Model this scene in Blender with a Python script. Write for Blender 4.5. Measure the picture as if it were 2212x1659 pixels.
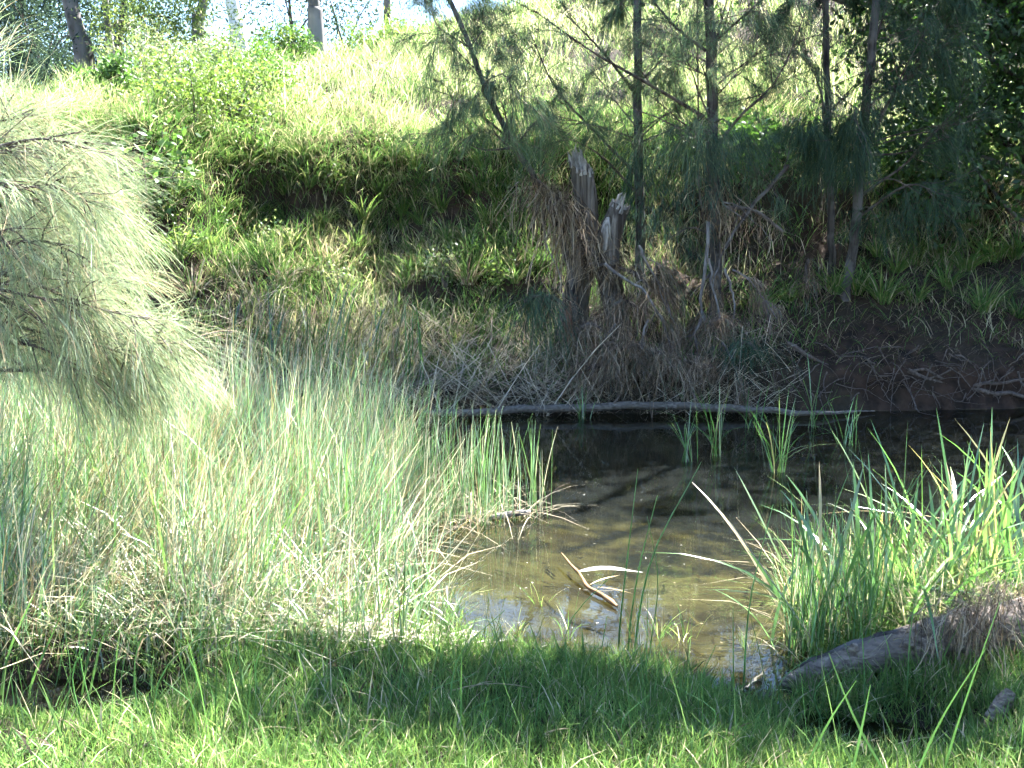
import bpy, math, numpy as np
from mathutils import Vector

scene = bpy.context.scene
for o in list(bpy.data.objects): bpy.data.objects.remove(o)
COL = scene.collection
PI = math.pi

# ------------------------------------------------------------------ camera, sky, sun, exposure
CAM_H = 1.7; PITCH = math.radians(8.0); HFOV = math.radians(50.0)
cam_d = bpy.data.cameras.new('camera'); cam = bpy.data.objects.new('camera', cam_d); COL.objects.link(cam)
cam.location = (0, 0, CAM_H); cam.rotation_euler = (PI/2 - PITCH, 0, 0)
cam_d.sensor_width = 36; cam_d.lens = 18/math.tan(HFOV/2); cam_d.clip_start = 0.05; cam_d.clip_end = 3000
scene.camera = cam
SUN_EL = math.radians(52); SUN_AZ = math.radians(35)          # azimuth to the right of straight ahead
SUN = np.array([math.sin(SUN_AZ)*math.cos(SUN_EL), math.cos(SUN_AZ)*math.cos(SUN_EL), math.sin(SUN_EL)])
w = bpy.data.worlds.new('World'); scene.world = w; w.use_nodes = True
nt = w.node_tree; bg = nt.nodes['Background']; bg.inputs[1].default_value = 0.05
sky = nt.nodes.new('ShaderNodeTexSky'); sky.sky_type = 'NISHITA'; sky.sun_disc = False
sky.sun_elevation = SUN_EL; sky.sun_rotation = SUN_AZ; sky.dust_density = 0.0; sky.ozone_density = 3.0; sky.altitude = 200
nt.links.new(sky.outputs[0], bg.inputs[0])
sl = bpy.data.lights.new('sun', 'SUN'); sl.energy = 5.0; sl.angle = math.radians(0.5); sl.color = (1, 0.975, 0.935)
so = bpy.data.objects.new('sun', sl); COL.objects.link(so)
so.rotation_euler = Vector(SUN).to_track_quat('Z', 'Y').to_euler()
vs = scene.view_settings; vs.view_transform = 'Standard'; vs.look = 'None'; vs.gamma = 1.0; vs.exposure = 3.7
vs.use_curve_mapping = False
cy = scene.cycles; cy.max_bounces = 4; cy.diffuse_bounces = 2; cy.glossy_bounces = 2; cy.transmission_bounces = 2
cy.transparent_max_bounces = 8; cy.caustics_reflective = False; cy.caustics_refractive = False
cy.use_denoising = True; cy.sample_clamp_indirect = 4; cy.sample_clamp_direct = 12; cy.adaptive_threshold = 0.04; cy.adaptive_min_samples = 12

# ------------------------------------------------------------------ helpers
rng = np.random.default_rng(11)
SC = 1024/2212.0; FPX = 512/math.tan(HFOV/2)
def ray(px, py):
    a = (px*SC-512)/FPX; b = (384-py*SC)/FPX
    return np.array([a, math.cos(PITCH)+b*math.sin(PITCH), -math.sin(PITCH)+b*math.cos(PITCH)])
def at(px, py, Y):
    d = ray(px, py); return np.array([0, 0, CAM_H]) + d*(Y/d[1])
def onz(px, py, z=0.0):
    d = ray(px, py); return np.array([0, 0, CAM_H]) + d*((z-CAM_H)/d[2])
def onground(px, py, y0=2.0, y1=60.0):
    """first hit of that ray with the terrain"""
    d = ray(px, py); Y = np.linspace(y0, y1, 4000); p = np.array([0, 0, CAM_H])[None]+d[None]*(Y/d[1])[:, None]
    hit = p[:, 2] <= H(p[:, 0], p[:, 1])
    if not hit.any():
        q = at(px, py, 31.5); q[2] = float(H(q[0], q[1])); return q
    return p[np.argmax(hit)]
def inview(p, m=0.14):
    x, y, z = p[..., 0], p[..., 1], p[..., 2]-CAM_H
    c, s = math.cos(PITCH), math.sin(PITCH)
    dz = y*c - z*s; u = x/np.maximum(dz, .1); v = (y*s+z*c)/np.maximum(dz, .1)
    t = math.tan(HFOV/2)
    return (dz > .3) & (np.abs(u) < t*(1+m)+.25/np.maximum(dz, 1)) & (v < t*.75*(1+m)+.3) & (v > -t*.75*(1+m)-.4/np.maximum(dz, 1))
def sst(a, b, x):
    t = np.clip((x-a)/(b-a), 0, 1); return t*t*(3-2*t)
def vnoise(x, y, seed=0):
    xi = np.floor(x).astype(np.int64); yi = np.floor(y).astype(np.int64); fx = x-xi; fy = y-yi
    fx = fx*fx*(3-2*fx); fy = fy*fy*(3-2*fy)
    def h(a, b):
        n = (a*374761393 + b*668265263 + seed*974634777) & 0xffffffff
        n = ((n ^ (n >> 13))*1274126177) & 0xffffffff
        return ((n ^ (n >> 16)) & 0xffff)/65535.0
    return (h(xi, yi)*(1-fx)+h(xi+1, yi)*fx)*(1-fy)+(h(xi, yi+1)*(1-fx)+h(xi+1, yi+1)*fx)*fy
def fbm(x, y, seed=0, o=3):
    r = 0; a = .5
    for k in range(o): r = r+a*vnoise(x*2**k, y*2**k, seed+k*7); a *= .5
    return r/(1-.5**o)
def U(a, b, n=None): return rng.uniform(a, b, n)
def lerp(a, b, t): return a+(b-a)*t

class MB:
    def __init__(s): s.v = []; s.c = []; s.q = []; s.n = 0
    def add(s, v, q, c):
        v = np.asarray(v, float).reshape(-1, 3); s.v.append(v); s.q.append(np.asarray(q, np.int64).reshape(-1, 4)+s.n)
        c = np.asarray(c, float)
        s.c.append(np.broadcast_to(c, (len(v), 3)) if c.ndim == 1 else c.reshape(-1, 3)); s.n += len(v)
    def ribbon(s, paths, width, col, side=None, tip=None):
        """paths N,K,3  width N or N,K  col N,3 (root), tip N,3"""
        paths = np.asarray(paths, float); N, K, _ = paths.shape
        if N == 0: return
        width = np.asarray(width, float)
        if width.ndim < 2: width = np.broadcast_to(width.reshape(-1, 1), (N, K))
        if side is None:
            a = U(0, 2*PI, N); side = np.stack([np.cos(a), np.sin(a), np.zeros(N)], 1)
        side = np.asarray(side, float)
        if side.ndim == 2: side = side[:, None, :]
        off = side*width[..., None]*.5
        v = np.stack([paths-off, paths+off], 2)
        i = (np.arange(N)*K*2)[:, None]+(np.arange(K-1)*2)[None]
        q = np.stack([i, i+1, i+3, i+2], -1)
        col = np.broadcast_to(np.asarray(col, float).reshape(-1, 3), (N, 3)); tip = col if tip is None else np.broadcast_to(np.asarray(tip, float).reshape(-1, 3), (N, 3))
        t = np.linspace(0, 1, K)[None, :, None, None]
        c = np.broadcast_to(col[:, None, None]*(1-t)+tip[:, None, None]*t, (N, K, 2, 3))
        s.add(v, q, c)
    def tube(s, path, rad, n=8, col=(.5, .5, .5), rough=0.0, cap=True):
        path = np.asarray(path, float); K = len(path); rad = np.broadcast_to(np.asarray(rad, float), (K,))
        t = np.gradient(path, axis=0); t /= np.linalg.norm(t, axis=1)[:, None]+1e-9
        ref = np.array([0, 0, 1.]) if abs(t[0, 2]) < .8 else np.array([0, 1., 0])
        a = np.cross(t, ref); a /= np.linalg.norm(a, axis=1)[:, None]+1e-9; b = np.cross(t, a)
        th = np.arange(n)*2*PI/n
        r = rad[:, None]*(1+rough*U(-1, 1, (K, n)))
        v = path[:, None]+r[..., None]*(np.cos(th)[None, :, None]*a[:, None]+np.sin(th)[None, :, None]*b[:, None])
        i = np.arange(K-1)[:, None]*n; j = np.arange(n)[None]; j2 = (j+1) % n
        q = np.stack([i+j, i+j2, i+n+j2, i+n+j], -1).reshape(-1, 4)
        s.add(v, q, np.asarray(col, float))
        if cap:
            for k, e in ((0, 0), (K-1, 1)):
                ring = v[k]; c = path[k]
                vv = np.vstack([ring, c[None]]); qq = [[m, (m+1) % n, n, n] for m in range(n)]
                s.add(vv, qq, np.asarray(col, float))
    def mesh(s, name, mat, smooth=True):
        me = bpy.data.meshes.new(name)
        if not s.v: return me
        v = np.vstack(s.v); q = np.vstack(s.q); c = np.vstack(s.c)
        tri = q[:, 2] == q[:, 3]
        Q = q[~tri]; T = q[tri][:, :3]
        loops = np.concatenate([Q.ravel(), T.ravel()]).astype(np.int32)
        starts = np.concatenate([np.arange(len(Q))*4, len(Q)*4+np.arange(len(T))*3]).astype(np.int32)
        me.vertices.add(len(v)); me.vertices.foreach_set('co', v.astype(np.float32).ravel())
        me.loops.add(len(loops)); me.loops.foreach_set('vertex_index', loops)
        me.polygons.add(len(starts)); me.polygons.foreach_set('loop_start', starts)
        if smooth: me.polygons.foreach_set('use_smooth', np.ones(len(starts), bool))
        at_ = me.color_attributes.new('Col', 'FLOAT_COLOR', 'POINT')
        at_.data.foreach_set('color', np.hstack([c, np.ones((len(c), 1))]).astype(np.float32).ravel())
        me.update(calc_edges=True); me.materials.append(mat)
        return me
    def build(s, name, mat, parent=None, smooth=True, **props):
        o = bpy.data.objects.new(name, s.mesh(name, mat, smooth)); COL.objects.link(o)
        if parent is not None:
            o.parent = parent; o.location = -np.array(parent.location)
        for k, v_ in props.items(): o[k] = v_
        return o
def thing(name, loc, label, cat, group=None):
    o = bpy.data.objects.new(name, None); COL.objects.link(o); o.location = tuple(loc); o.empty_display_size = .1
    o['label'] = label; o['category'] = cat
    if group: o['group'] = group
    return o
def tag(o, label, cat, group=None):
    o['label'] = label; o['category'] = cat
    if group: o['group'] = group
    return o
def sub(mb, name, mat, part, **pr):
    o = mb.build(name, mat); o.parent = part
    for k, v_ in pr.items(): o[k] = v_
    return o
def smooth_path(pts, n):
    pts = np.asarray(pts, float); K = len(pts)
    if K == 2: return pts[0]+(pts[1]-pts[0])*np.linspace(0, 1, n)[:, None]
    P = np.vstack([2*pts[0]-pts[1], pts, 2*pts[-1]-pts[-2]]); out = []
    for u in np.linspace(0, K-1, n):
        i = min(int(u), K-2); t = u-i; a, b, c, d = P[i:i+4]
        out.append(.5*((2*b)+(c-a)*t+(2*a-5*b+4*c-d)*t*t+(3*b-a-3*c+d)*t**3))
    return np.array(out)

# ------------------------------------------------------------------ materials
def leafmat(name, trans=.35, rough=.5, spec=.4, tint=(1.03, 1.12, .8), amount=.25, scale=6.0, gloss=False):
    m = bpy.data.materials.new(name); m.use_nodes = True; t = m.node_tree; N = t.nodes; L = t.links
    N.clear(); out = N.new('ShaderNodeOutputMaterial'); a = N.new('ShaderNodeAttribute'); a.attribute_name = 'Col'
    tc = N.new('ShaderNodeNewGeometry'); no = N.new('ShaderNodeTexNoise'); no.inputs['Scale'].default_value = scale; no.inputs['Detail'].default_value = 1
    L.new(tc.outputs['Position'], no.inputs['Vector'])
    mr = N.new('ShaderNodeMapRange'); mr.inputs[1].default_value = .3; mr.inputs[2].default_value = .7; mr.inputs[3].default_value = 1-amount; mr.inputs[4].default_value = 1+amount
    L.new(no.outputs[0], mr.inputs[0])
    mx = N.new('ShaderNodeVectorMath'); mx.operation = 'SCALE'; L.new(a.outputs['Color'], mx.inputs[0]); L.new(mr.outputs[0], mx.inputs['Scale'])
    if gloss:
        p = N.new('ShaderNodeBsdfPrincipled'); p.inputs['Roughness'].default_value = rough; p.inputs['Specular IOR Level'].default_value = spec; p.inputs['IOR'].default_value = 1.6
    else: p = N.new('ShaderNodeBsdfDiffuse')
    L.new(mx.outputs[0], p.inputs[0])
    if trans > 0:
        tr = N.new('ShaderNodeBsdfTranslucent'); mt = N.new('ShaderNodeVectorMath'); mt.operation = 'MULTIPLY'; mt.inputs[1].default_value = tint
        L.new(mx.outputs[0], mt.inputs[0]); L.new(mt.outputs[0], tr.inputs[0])
        ms = N.new('ShaderNodeMixShader'); ms.inputs[0].default_value = trans
        L.new(p.outputs[0], ms.inputs[1]); L.new(tr.outputs[0], ms.inputs[2]); L.new(ms.outputs[0], out.inputs[0])
    else: L.new(p.outputs[0], out.inputs[0])
    return m
def barkmat(name, c1, c2, c3, scale=8, stretch=6, bump=.6, rough=.85, fine=False):
    m = bpy.data.materials.new(name); m.use_nodes = True; t = m.node_tree; N = t.nodes; L = t.links
    p = N['Principled BSDF']; p.inputs['Roughness'].default_value = rough; p.inputs['Specular IOR Level'].default_value = .2
    g = N.new('ShaderNodeTexCoord'); mp = N.new('ShaderNodeMapping'); mp.inputs['Scale'].default_value = (1, 1, 1/stretch); L.new(g.outputs['Object'], mp.inputs[0])
    n1 = N.new('ShaderNodeTexNoise'); n1.inputs['Scale'].default_value = scale*3; n1.inputs['Detail'].default_value = 6; L.new(mp.outputs[0], n1.inputs[0])
    n2 = N.new('ShaderNodeTexNoise'); n2.inputs['Scale'].default_value = scale*.6; n2.inputs['Detail'].default_value = 4; L.new((mp if fine else g).outputs[0 if fine else 'Object'], n2.inputs[0])
    r1 = N.new('ShaderNodeValToRGB'); e = r1.color_ramp.elements; e[0].position = .35; e[0].color = (*c1, 1); e[1].position = .65; e[1].color = (*c2, 1); L.new(n1.outputs[0], r1.inputs[0])
    r2 = N.new('ShaderNodeValToRGB'); e = r2.color_ramp.elements; e[0].position = .48; e[0].color = (0, 0, 0, 1); e[1].position = .62; e[1].color = (1, 1, 1, 1); L.new(n2.outputs[0], r2.inputs[0])
    mx = N.new('ShaderNodeMix'); mx.data_type = 'RGBA'; L.new(r2.outputs[0], mx.inputs[0]); L.new(r1.outputs[0], mx.inputs[6]); mx.inputs[7].default_value = (*c3, 1)
    L.new(mx.outputs[2], p.inputs['Base Color'])
    bp = N.new('ShaderNodeBump'); bp.inputs['Strength'].default_value = bump; bp.inputs['Distance'].default_value = .02; L.new(n1.outputs[0], bp.inputs['Height']); L.new(bp.outputs[0], p.inputs['Normal'])
    return m
M = {}
M['grass'] = leafmat('grass_blades', .45, .5, .3)
M['rush'] = leafmat('rush_stems', .3, .4, .5, (1.05, 1.12, .85), .3, gloss=True)
M['cattail'] = leafmat('cattail_leaves', .38, .22, .9, (1.05, 1.2, .65), .2, gloss=True)
M['straw'] = leafmat('dry_straw', .2, .6, .3, (1.1, 1, .8), .3)
M['needle'] = leafmat('sheoak_needles', .38, .5, .3, (1.03, 1.1, .9), .25, 2.5)
M['leaf'] = leafmat('broad_leaves', .4, .5, .3, (1.1, 1.2, .65), .3, 3, gloss=True)
M['deadneedle'] = leafmat('dead_needles', .15, .7, .2, (1.1, 1, .8), .3)
M['bark_oak'] = barkmat('sheoak_bark', (.018, .015, .014), (.075, .066, .062), (.10, .092, .088), 10, 8)
M['bark_twig'] = barkmat('twig_bark', (.03, .022, .02), (.10, .08, .072), (.13, .11, .10), 14, 3)
M['bark_grey'] = barkmat('dead_branch_bark', (.09, .082, .082), (.22, .205, .205), (.10, .09, .09), 12, 4)
M['bark_gum'] = barkmat('gum_bark', (.05, .046, .044), (.12, .113, .11), (.19, .18, .175), 1.2, 7, .25)
M['bark_gum_white'] = barkmat('white_gum_bark', (.62, .60, .58), (.78, .77, .75), (.36, .32, .30), .9, 8, .2)
M['wood_stump'] = barkmat('weathered_wood', (.04, .033, .028), (.17, .15, .132), (.028, .022, .019), 14, 22, 1.0, fine=True)
M['wood_pale'] = barkmat('bleached_wood', (.15, .135, .12), (.36, .34, .32), (.08, .065, .052), 14, 18, .8, fine=True)
M['wood_red'] = barkmat('rotting_red_wood', (.06, .025, .018), (.20, .09, .06), (.10, .06, .05), 9, 10, 1.0)
M['log'] = barkmat('log_wood', (.065, .05, .04), (.23, .185, .155), (.13, .105, .088), 9, .35, 1.0)
M['log_pale'] = barkmat('driftwood', (.06, .05, .043), (.17, .15, .132), (.10, .087, .076), 9, .5, .8)
M['root'] = barkmat('root_bark', (.04, .03, .025), (.13, .105, .09), (.08, .062, .055), 14, 2)
M['gumcrown'] = leafmat('gum_leaves', .35, .55, .3, (1.1, 1.15, .7), .3, .8)

# ------------------------------------------------------------------ terrain
LAND = np.array([(-30, -6), (30, -6), (30, 5.0), (6, 4.9), (3, 4.75), (2.2, 4.55), (1.6, 4.45), (1.25, 4.2), (1.1, 3.85), (1.02, 3.72), (.86, 3.70), (.74, 3.85), (.66, 4.0),
                 (.52, 4.10), (.2, 4.17), (-.1, 4.28), (-.32, 4.42), (-.56, 4.7), (-.72, 5.3), (-.85, 5.8), (-1.0, 6.6), (-1.25, 7.5), (-1.7, 8.1), (-3, 8.5), (-30, 8.8)], float)
def sd_land(x, y):
    px, py = LAND[:, 0], LAND[:, 1]; qx, qy = np.roll(px, -1), np.roll(py, -1)
    d = np.full(x.shape, 1e9); ins = np.zeros(x.shape, bool)
    for a, b, c, e in zip(px, py, qx, qy):
        ex, ey = c-a, e-b; t = np.clip(((x-a)*ex+(y-b)*ey)/(ex*ex+ey*ey), 0, 1)
        d = np.minimum(d, (x-a-t*ex)**2+(y-b-t*ey)**2)
        if b != e:
            cr = ((b > y) != (e > y)) & (x < (c-a)*(y-b)/(e-b)+a); ins ^= cr
    d = np.sqrt(d); return np.where(ins, d, -d)
def yfar(x): return 10.15+.35*sst(2, 6, x)+.18*(fbm(x*.8, x*0, 3)-.5)-.5*sst(-1.5, -4, x)
def hilltop(x): return np.interp(x, [-40, -18, -14, -12.2, -8.5, -4.5, -1, 1, 4, 10, 40], [3.4, 3.9, 4.4, 4.75, 6.0, 7.0, 7.8, 8.2, 9.4, 11, 15])
def H(x, y):
    x = np.asarray(x, float); y = np.asarray(y, float); x, y = np.broadcast_arrays(x, y)
    s = sd_land(x, y)
    zn = np.where(s > 0, .16*(1-np.exp(-s*1.1)), np.maximum(s*.17, -1.1))
    zn = zn+.05*(fbm(x*2.3, y*2.3, 5)-.5)*sst(0, .6, s)+.03*(fbm(x*9, y*9, 15)-.5)*sst(0, .3, s)
    zn = zn-.40*np.exp(-(((x+1.74)/.5)**2+((y-3.78)/.2)**2))            # puddle on the left
    zn = zn-.16*np.exp(-(((x-1.25)/.3)**2+((y-3.45)/.16)**2))            # wet hollow on the right
    wob = 4.2*(fbm(x*.6+9, y*.1, 21)-.5)+1.5*(fbm(x*1.9+3, y*.25, 23)-.5)
    d = y-yfar(x); df = d+wob*sst(1.5, 3, d)
    ht = hilltop(x)
    zl = np.interp(df, [-3, -1, 0, .3, 1.2, 1.8, 1.95, 3.0, 3.35, 3.68, 4.5], [-1.2, -.4, 0, .16, .52, .84, 1.16, 1.62, 1.85, 2.58, 2.95])
    zr = np.interp(df, [-3, -1, 0, .12, .5, 1.5, 2.5, 2.8, 4.0, 4.5], [-1.2, -.4, 0, .38, .6, 1.1, 1.8, 2.3, 2.85, 3.0])
    zs = np.interp(df, [-3, -1, 0, .3, 3.0, 4.0, 4.5], [-1.2, -.4, 0, .16, 1.75, 2.7, 2.95]); stp = sst(.42, .62, fbm(x*1.05+2, y*.6+7, 29)); zl = zl*(.12+.88*stp)+zs*(.88-.88*stp)
    k = sst(.5, 3.0, x); zb = zl*(1-k)+zr*k
    zc = 2.95*(1-k)+3.0*k
    u = np.clip((df-4.5)/18.5, 0, 1); zh = zc+(ht-zc)*(u*.75+.25*u*u)
    zf = np.where(df < 4.5, zb, zh)
    back = np.maximum(df-23, 0); zf = zf-np.minimum(.012*back**1.5, 6+.0*back)
    zf = zf+(fbm(x*.9, y*.9, 31)-.5)*.36*sst(.3, 3, d)+(fbm(x*4, y*4, 41)-.5)*.16*sst(.1, .6, d)+(fbm(x*8, y*8, 43)-.5)*.11*sst(-.05, .15, d)*sst(6, 4, d)
    return np.where(d > -1.2, np.maximum(zf, np.where(s > -.2, zn, -9)), np.maximum(zn, -1.2))
def lines(a, b, s): return np.arange(a, b+1e-6, s)
xs = np.unique(np.round(np.concatenate([[-2500, -900, -400, -200, -120, -80, -60, -50, -40, -34, -29, -25], lines(-22, -6, .5), lines(-6, 6.5, .11), lines(7, 22, .5), [25, 29, 34, 40, 50, 60, 80, 120, 200, 400, 900, 2500]]), 3))
ys = np.unique(np.round(np.concatenate([[-2500, -900, -300, -100, -40, -20, -10, -5, -2, 0, 1, 2], lines(2.4, 9, .11), lines(9, 16, .09), lines(16, 40, .5), [43, 47, 52, 60, 75, 100, 150, 300, 700, 2500]]), 3))
X, Y = np.meshgrid(xs, ys); Z = H(X, Y)
mb = MB(); nx, ny = len(xs), len(ys); i = (np.arange(ny-1)*nx)[:, None]+np.arange(nx-1)[None]
mb.add(np.stack([X, Y, Z], -1), np.stack([i, i+1, i+nx+1, i+nx], -1), (.1, .08, .06))
mg = bpy.data.materials.new('soil'); mg.use_nodes = True; t = mg.node_tree; N = t.nodes; L = t.links; p = N['Principled BSDF']; p.inputs['Roughness'].default_value = .95; p.inputs['Specular IOR Level'].default_value = .1
g = N.new('ShaderNodeNewGeometry'); n1 = N.new('ShaderNodeTexNoise'); n1.inputs['Scale'].default_value = 7; n1.inputs['Detail'].default_value = 8; L.new(g.outputs['Position'], n1.inputs[0])
n2 = N.new('ShaderNodeTexNoise'); n2.inputs['Scale'].default_value = 1.1; n2.inputs['Detail'].default_value = 5; L.new(g.outputs['Position'], n2.inputs[0])
r1 = N.new('ShaderNodeValToRGB'); e = r1.color_ramp.elements; e[0].position = .3; e[0].color = (.010, .0075, .006, 1); e[1].position = .8; e[1].color = (.066, .040, .028, 1); L.new(n1.outputs[0], r1.inputs[0])
r2 = N.new('ShaderNodeValToRGB'); e = r2.color_ramp.elements; e[0].position = .4; e[0].color = (0, 0, 0, 1); e[1].position = .62; e[1].color = (1, 1, 1, 1); L.new(n2.outputs[0], r2.inputs[0])
mx = N.new('ShaderNodeMix'); mx.data_type = 'RGBA'; L.new(r2.outputs[0], mx.inputs[0]); L.new(r1.outputs[0], mx.inputs[6]); mx.inputs[7].default_value = (.032, .027, .018, 1)
# sediment of the creek bed below the water line
sx = N.new('ShaderNodeSeparateXYZ'); L.new(g.outputs['Position'], sx.inputs[0]); mr = N.new('ShaderNodeMapRange'); mr.inputs[1].default_value = .01; mr.inputs[2].default_value = -.03; L.new(sx.outputs[2], mr.inputs[0])
n3 = N.new('ShaderNodeTexNoise'); n3.inputs['Scale'].default_value = 2.6; n3.inputs['Detail'].default_value = 6; n3.inputs['Distortion'].default_value = .6; L.new(g.outputs['Position'], n3.inputs[0])
r3 = N.new('ShaderNodeValToRGB'); e = r3.color_ramp.elements; e[0].position = .36; e[0].color = (.035, .026, .012, 1); e[1].position = .66; e[1].color = (.15, .138, .075, 1); L.new(n3.outputs[0], r3.inputs[0])
mx2 = N.new('ShaderNodeMix'); mx2.data_type = 'RGBA'; L.new(mr.outputs[0], mx2.inputs[0]); L.new(mx.outputs[2], mx2.inputs[6]); L.new(r3.outputs[0], mx2.inputs[7])
L.new(mx2.outputs[2], p.inputs['Base Color'])
bp = N.new('ShaderNodeBump'); bp.inputs['Strength'].default_value = .9; bp.inputs['Distance'].default_value = .06; L.new(n1.outputs[0], bp.inputs['Height']); L.new(bp.outputs[0], p.inputs['Normal'])
go = mb.build('ground', mg); go['kind'] = 'structure'

# ------------------------------------------------------------------ water
mw = bpy.data.materials.new('creek_water'); mw.use_nodes = True; t = mw.node_tree; N = t.nodes; L = t.links; N.clear()
out = N.new('ShaderNodeOutputMaterial'); tr = N.new('ShaderNodeBsdfTransparent'); tr.inputs[0].default_value = (.46, .46, .33, 1)
df = N.new('ShaderNodeBsdfDiffuse'); df.inputs[0].default_value = (.036, .042, .038, 1)
gl = N.new('ShaderNodeBsdfGlossy'); gl.inputs['Roughness'].default_value = .015
m1 = N.new('ShaderNodeMixShader'); m1.inputs[0].default_value = .16; L.new(tr.outputs[0], m1.inputs[1]); L.new(df.outputs[0], m1.inputs[2])
fr = N.new('ShaderNodeFresnel'); fr.inputs[0].default_value = 1.33
g = N.new('ShaderNodeNewGeometry'); n1 = N.new('ShaderNodeTexNoise'); n1.inputs['Scale'].default_value = 3.0; n1.inputs['Detail'].default_value = 3
mp = N.new('ShaderNodeMapping'); mp.inputs['Scale'].default_value = (.6, 1.4, 1); L.new(g.outputs['Position'], mp.inputs[0]); L.new(mp.outputs[0], n1.inputs[0])
bp = N.new('ShaderNodeBump'); bp.inputs['Strength'].default_value = .03; bp.inputs['Distance'].default_value = .05; L.new(n1.outputs[0], bp.inputs['Height']); L.new(bp.outputs[0], gl.inputs['Normal']); L.new(bp.outputs[0], fr.inputs['Normal'])
m2 = N.new('ShaderNodeMixShader'); L.new(fr.outputs[0], m2.inputs[0]); L.new(m1.outputs[0], m2.inputs[1]); L.new(gl.outputs[0], m2.inputs[2]); L.new(m2.outputs[0], out.inputs[0])
mb = MB(); mb.add([(-60, -3, 0), (60, -3, 0), (60, 12.5, 0), (-60, 12.5, 0)], [[0, 1, 2, 3]], (.1, .1, .1))
wo = mb.build('creek_water', mw); wo['kind'] = 'structure'

# ------------------------------------------------------------------ blades
def blades(mb, base, length, width, lean, bend, col, tip=None, K=4, az=None, prof=None):
    """grass-like blades: lean = sideways share of the growth, bend = how far the tip arches over"""
    N = len(base)
    if N == 0: return
    if az is None: az = U(0, 2*PI, N)
    d = np.stack([np.cos(az), np.sin(az), np.zeros(N)], 1); t = np.linspace(0, 1, K)[None]
    lean = np.broadcast_to(lean, (N,))[:, None]; bend = np.broadcast_to(bend, (N,))[:, None]; L_ = np.broadcast_to(length, (N,))[:, None]
    h = L_*(lean*t+bend*t*t); z = L_*(np.sqrt(np.maximum(1-lean*lean, .05))*t-.62*bend*t**2.4)
    P = base[:, None]+h[..., None]*d[:, None]; P[..., 2] += z
    if prof is None: prof = np.interp(np.linspace(0, 1, K), [0, .3, .7, 1], [.75, 1, .75, .06])
    a = az+PI/2+rng.normal(0, .7, N); side = np.stack([np.cos(a), np.sin(a), np.zeros(N)], 1)
    mb.ribbon(P, np.broadcast_to(width, (N,))[:, None]*prof[None], col, side, tip)
def mixcol(N, cols, wts, var=.18):
    cols = np.array(cols, float); wts = np.array(wts, float)
    if wts.ndim == 1: k = rng.choice(len(cols), N, p=wts/wts.sum())
    else:
        cw = np.cumsum(wts/wts.sum(1, keepdims=True), 1); k = (rng.random(N)[:, None] > cw).sum(1).clip(0, len(cols)-1)
    return cols[k]*np.clip(1+rng.normal(0, var, (N, 1)), .4, 1.8)
def scatter(n, x0, x1, y0, y1, dens=None, m=.14):
    x = U(x0, x1, n); y = U(y0, y1, n)
    if dens is not None:
        k = rng.random(n) < dens(x, y); x, y = x[k], y[k]
    b = np.stack([x, y, H(x, y)], 1); return b[inview(b, m)]
GREEN = (.078, .142, .048); FRESH = (.125, .205, .062); YELLOW = (.20, .235, .085); STRAW = (.40, .355, .25); BROWN = (.17, .13, .10)

def stuff(name, mb, mat, label, cat):
    o = mb.build(name, mat); o['kind'] = 'stuff'; o['label'] = label; o['category'] = cat; return o

# foreground lawn
mb = MB()
def dfore(x, y):
    s = sd_land(x, y); bed = sst(-.35, -1.0, x)*sst(3.9, 4.3, y)
    return np.where(s > -.03, 1, 0)*(1-.8*bed)*(H(x, y) > -.012)
b = scatter(120000, -3.2, 3.2, 2.7, 5.0, dfore, .12); N_ = len(b)
pn = fbm(b[:, 0]*1.6, b[:, 1]*1.6, 77)
L_ = U(.05, .13, N_)*(.65+.75*pn)*(1-.45*sst(-1.1, -1.5, b[:, 0]))
blades(mb, b, L_, U(.0025, .0045, N_), U(.05, .6, N_), U(0, .45, N_), mixcol(N_, [(.10, .18, .055), (.15, .245, .07), (.22, .27, .09), STRAW], [.36, .44, .13, .07]), K=3)
b = scatter(5000, -3.2, 3.2, 2.6, 4.9, dfore, .12); N_ = len(b)
blades(mb, b, U(.10, .24, N_), U(.003, .005, N_), U(.1, .6, N_), U(.1, .6, N_), mixcol(N_, [GREEN, FRESH, STRAW, YELLOW], [.35, .35, .2, .1]), K=4)
b = scatter(9000, -3.2, 3.2, 2.6, 4.7, lambda x, y: dfore(x, y)*sst(.45, .65, fbm(x*2.2, y*2.2, 207)), .12); N_ = len(b)
blades(mb, b, U(.06, .16, N_), U(.005, .010, N_), U(.2, .8, N_), U(.1, .6, N_), mixcol(N_, [GREEN, FRESH, (.09, .16, .07), STRAW, BROWN], [.3, .3, .2, .12, .08]), K=4)
b = scatter(260, -2.6, 2.4, 3.0, 4.6, dfore, .1); N_ = len(b)
blades(mb, b, U(.2, .5, N_), U(.003, .0045, N_), U(.02, .35, N_), U(0, .12, N_), mixcol(N_, [(.09, .18, .055), (.13, .21, .08)], [.6, .4]), K=4)
stuff('lawn_grass', mb, M['grass'], 'short lush green grass covering the near bank', 'grass')

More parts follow.
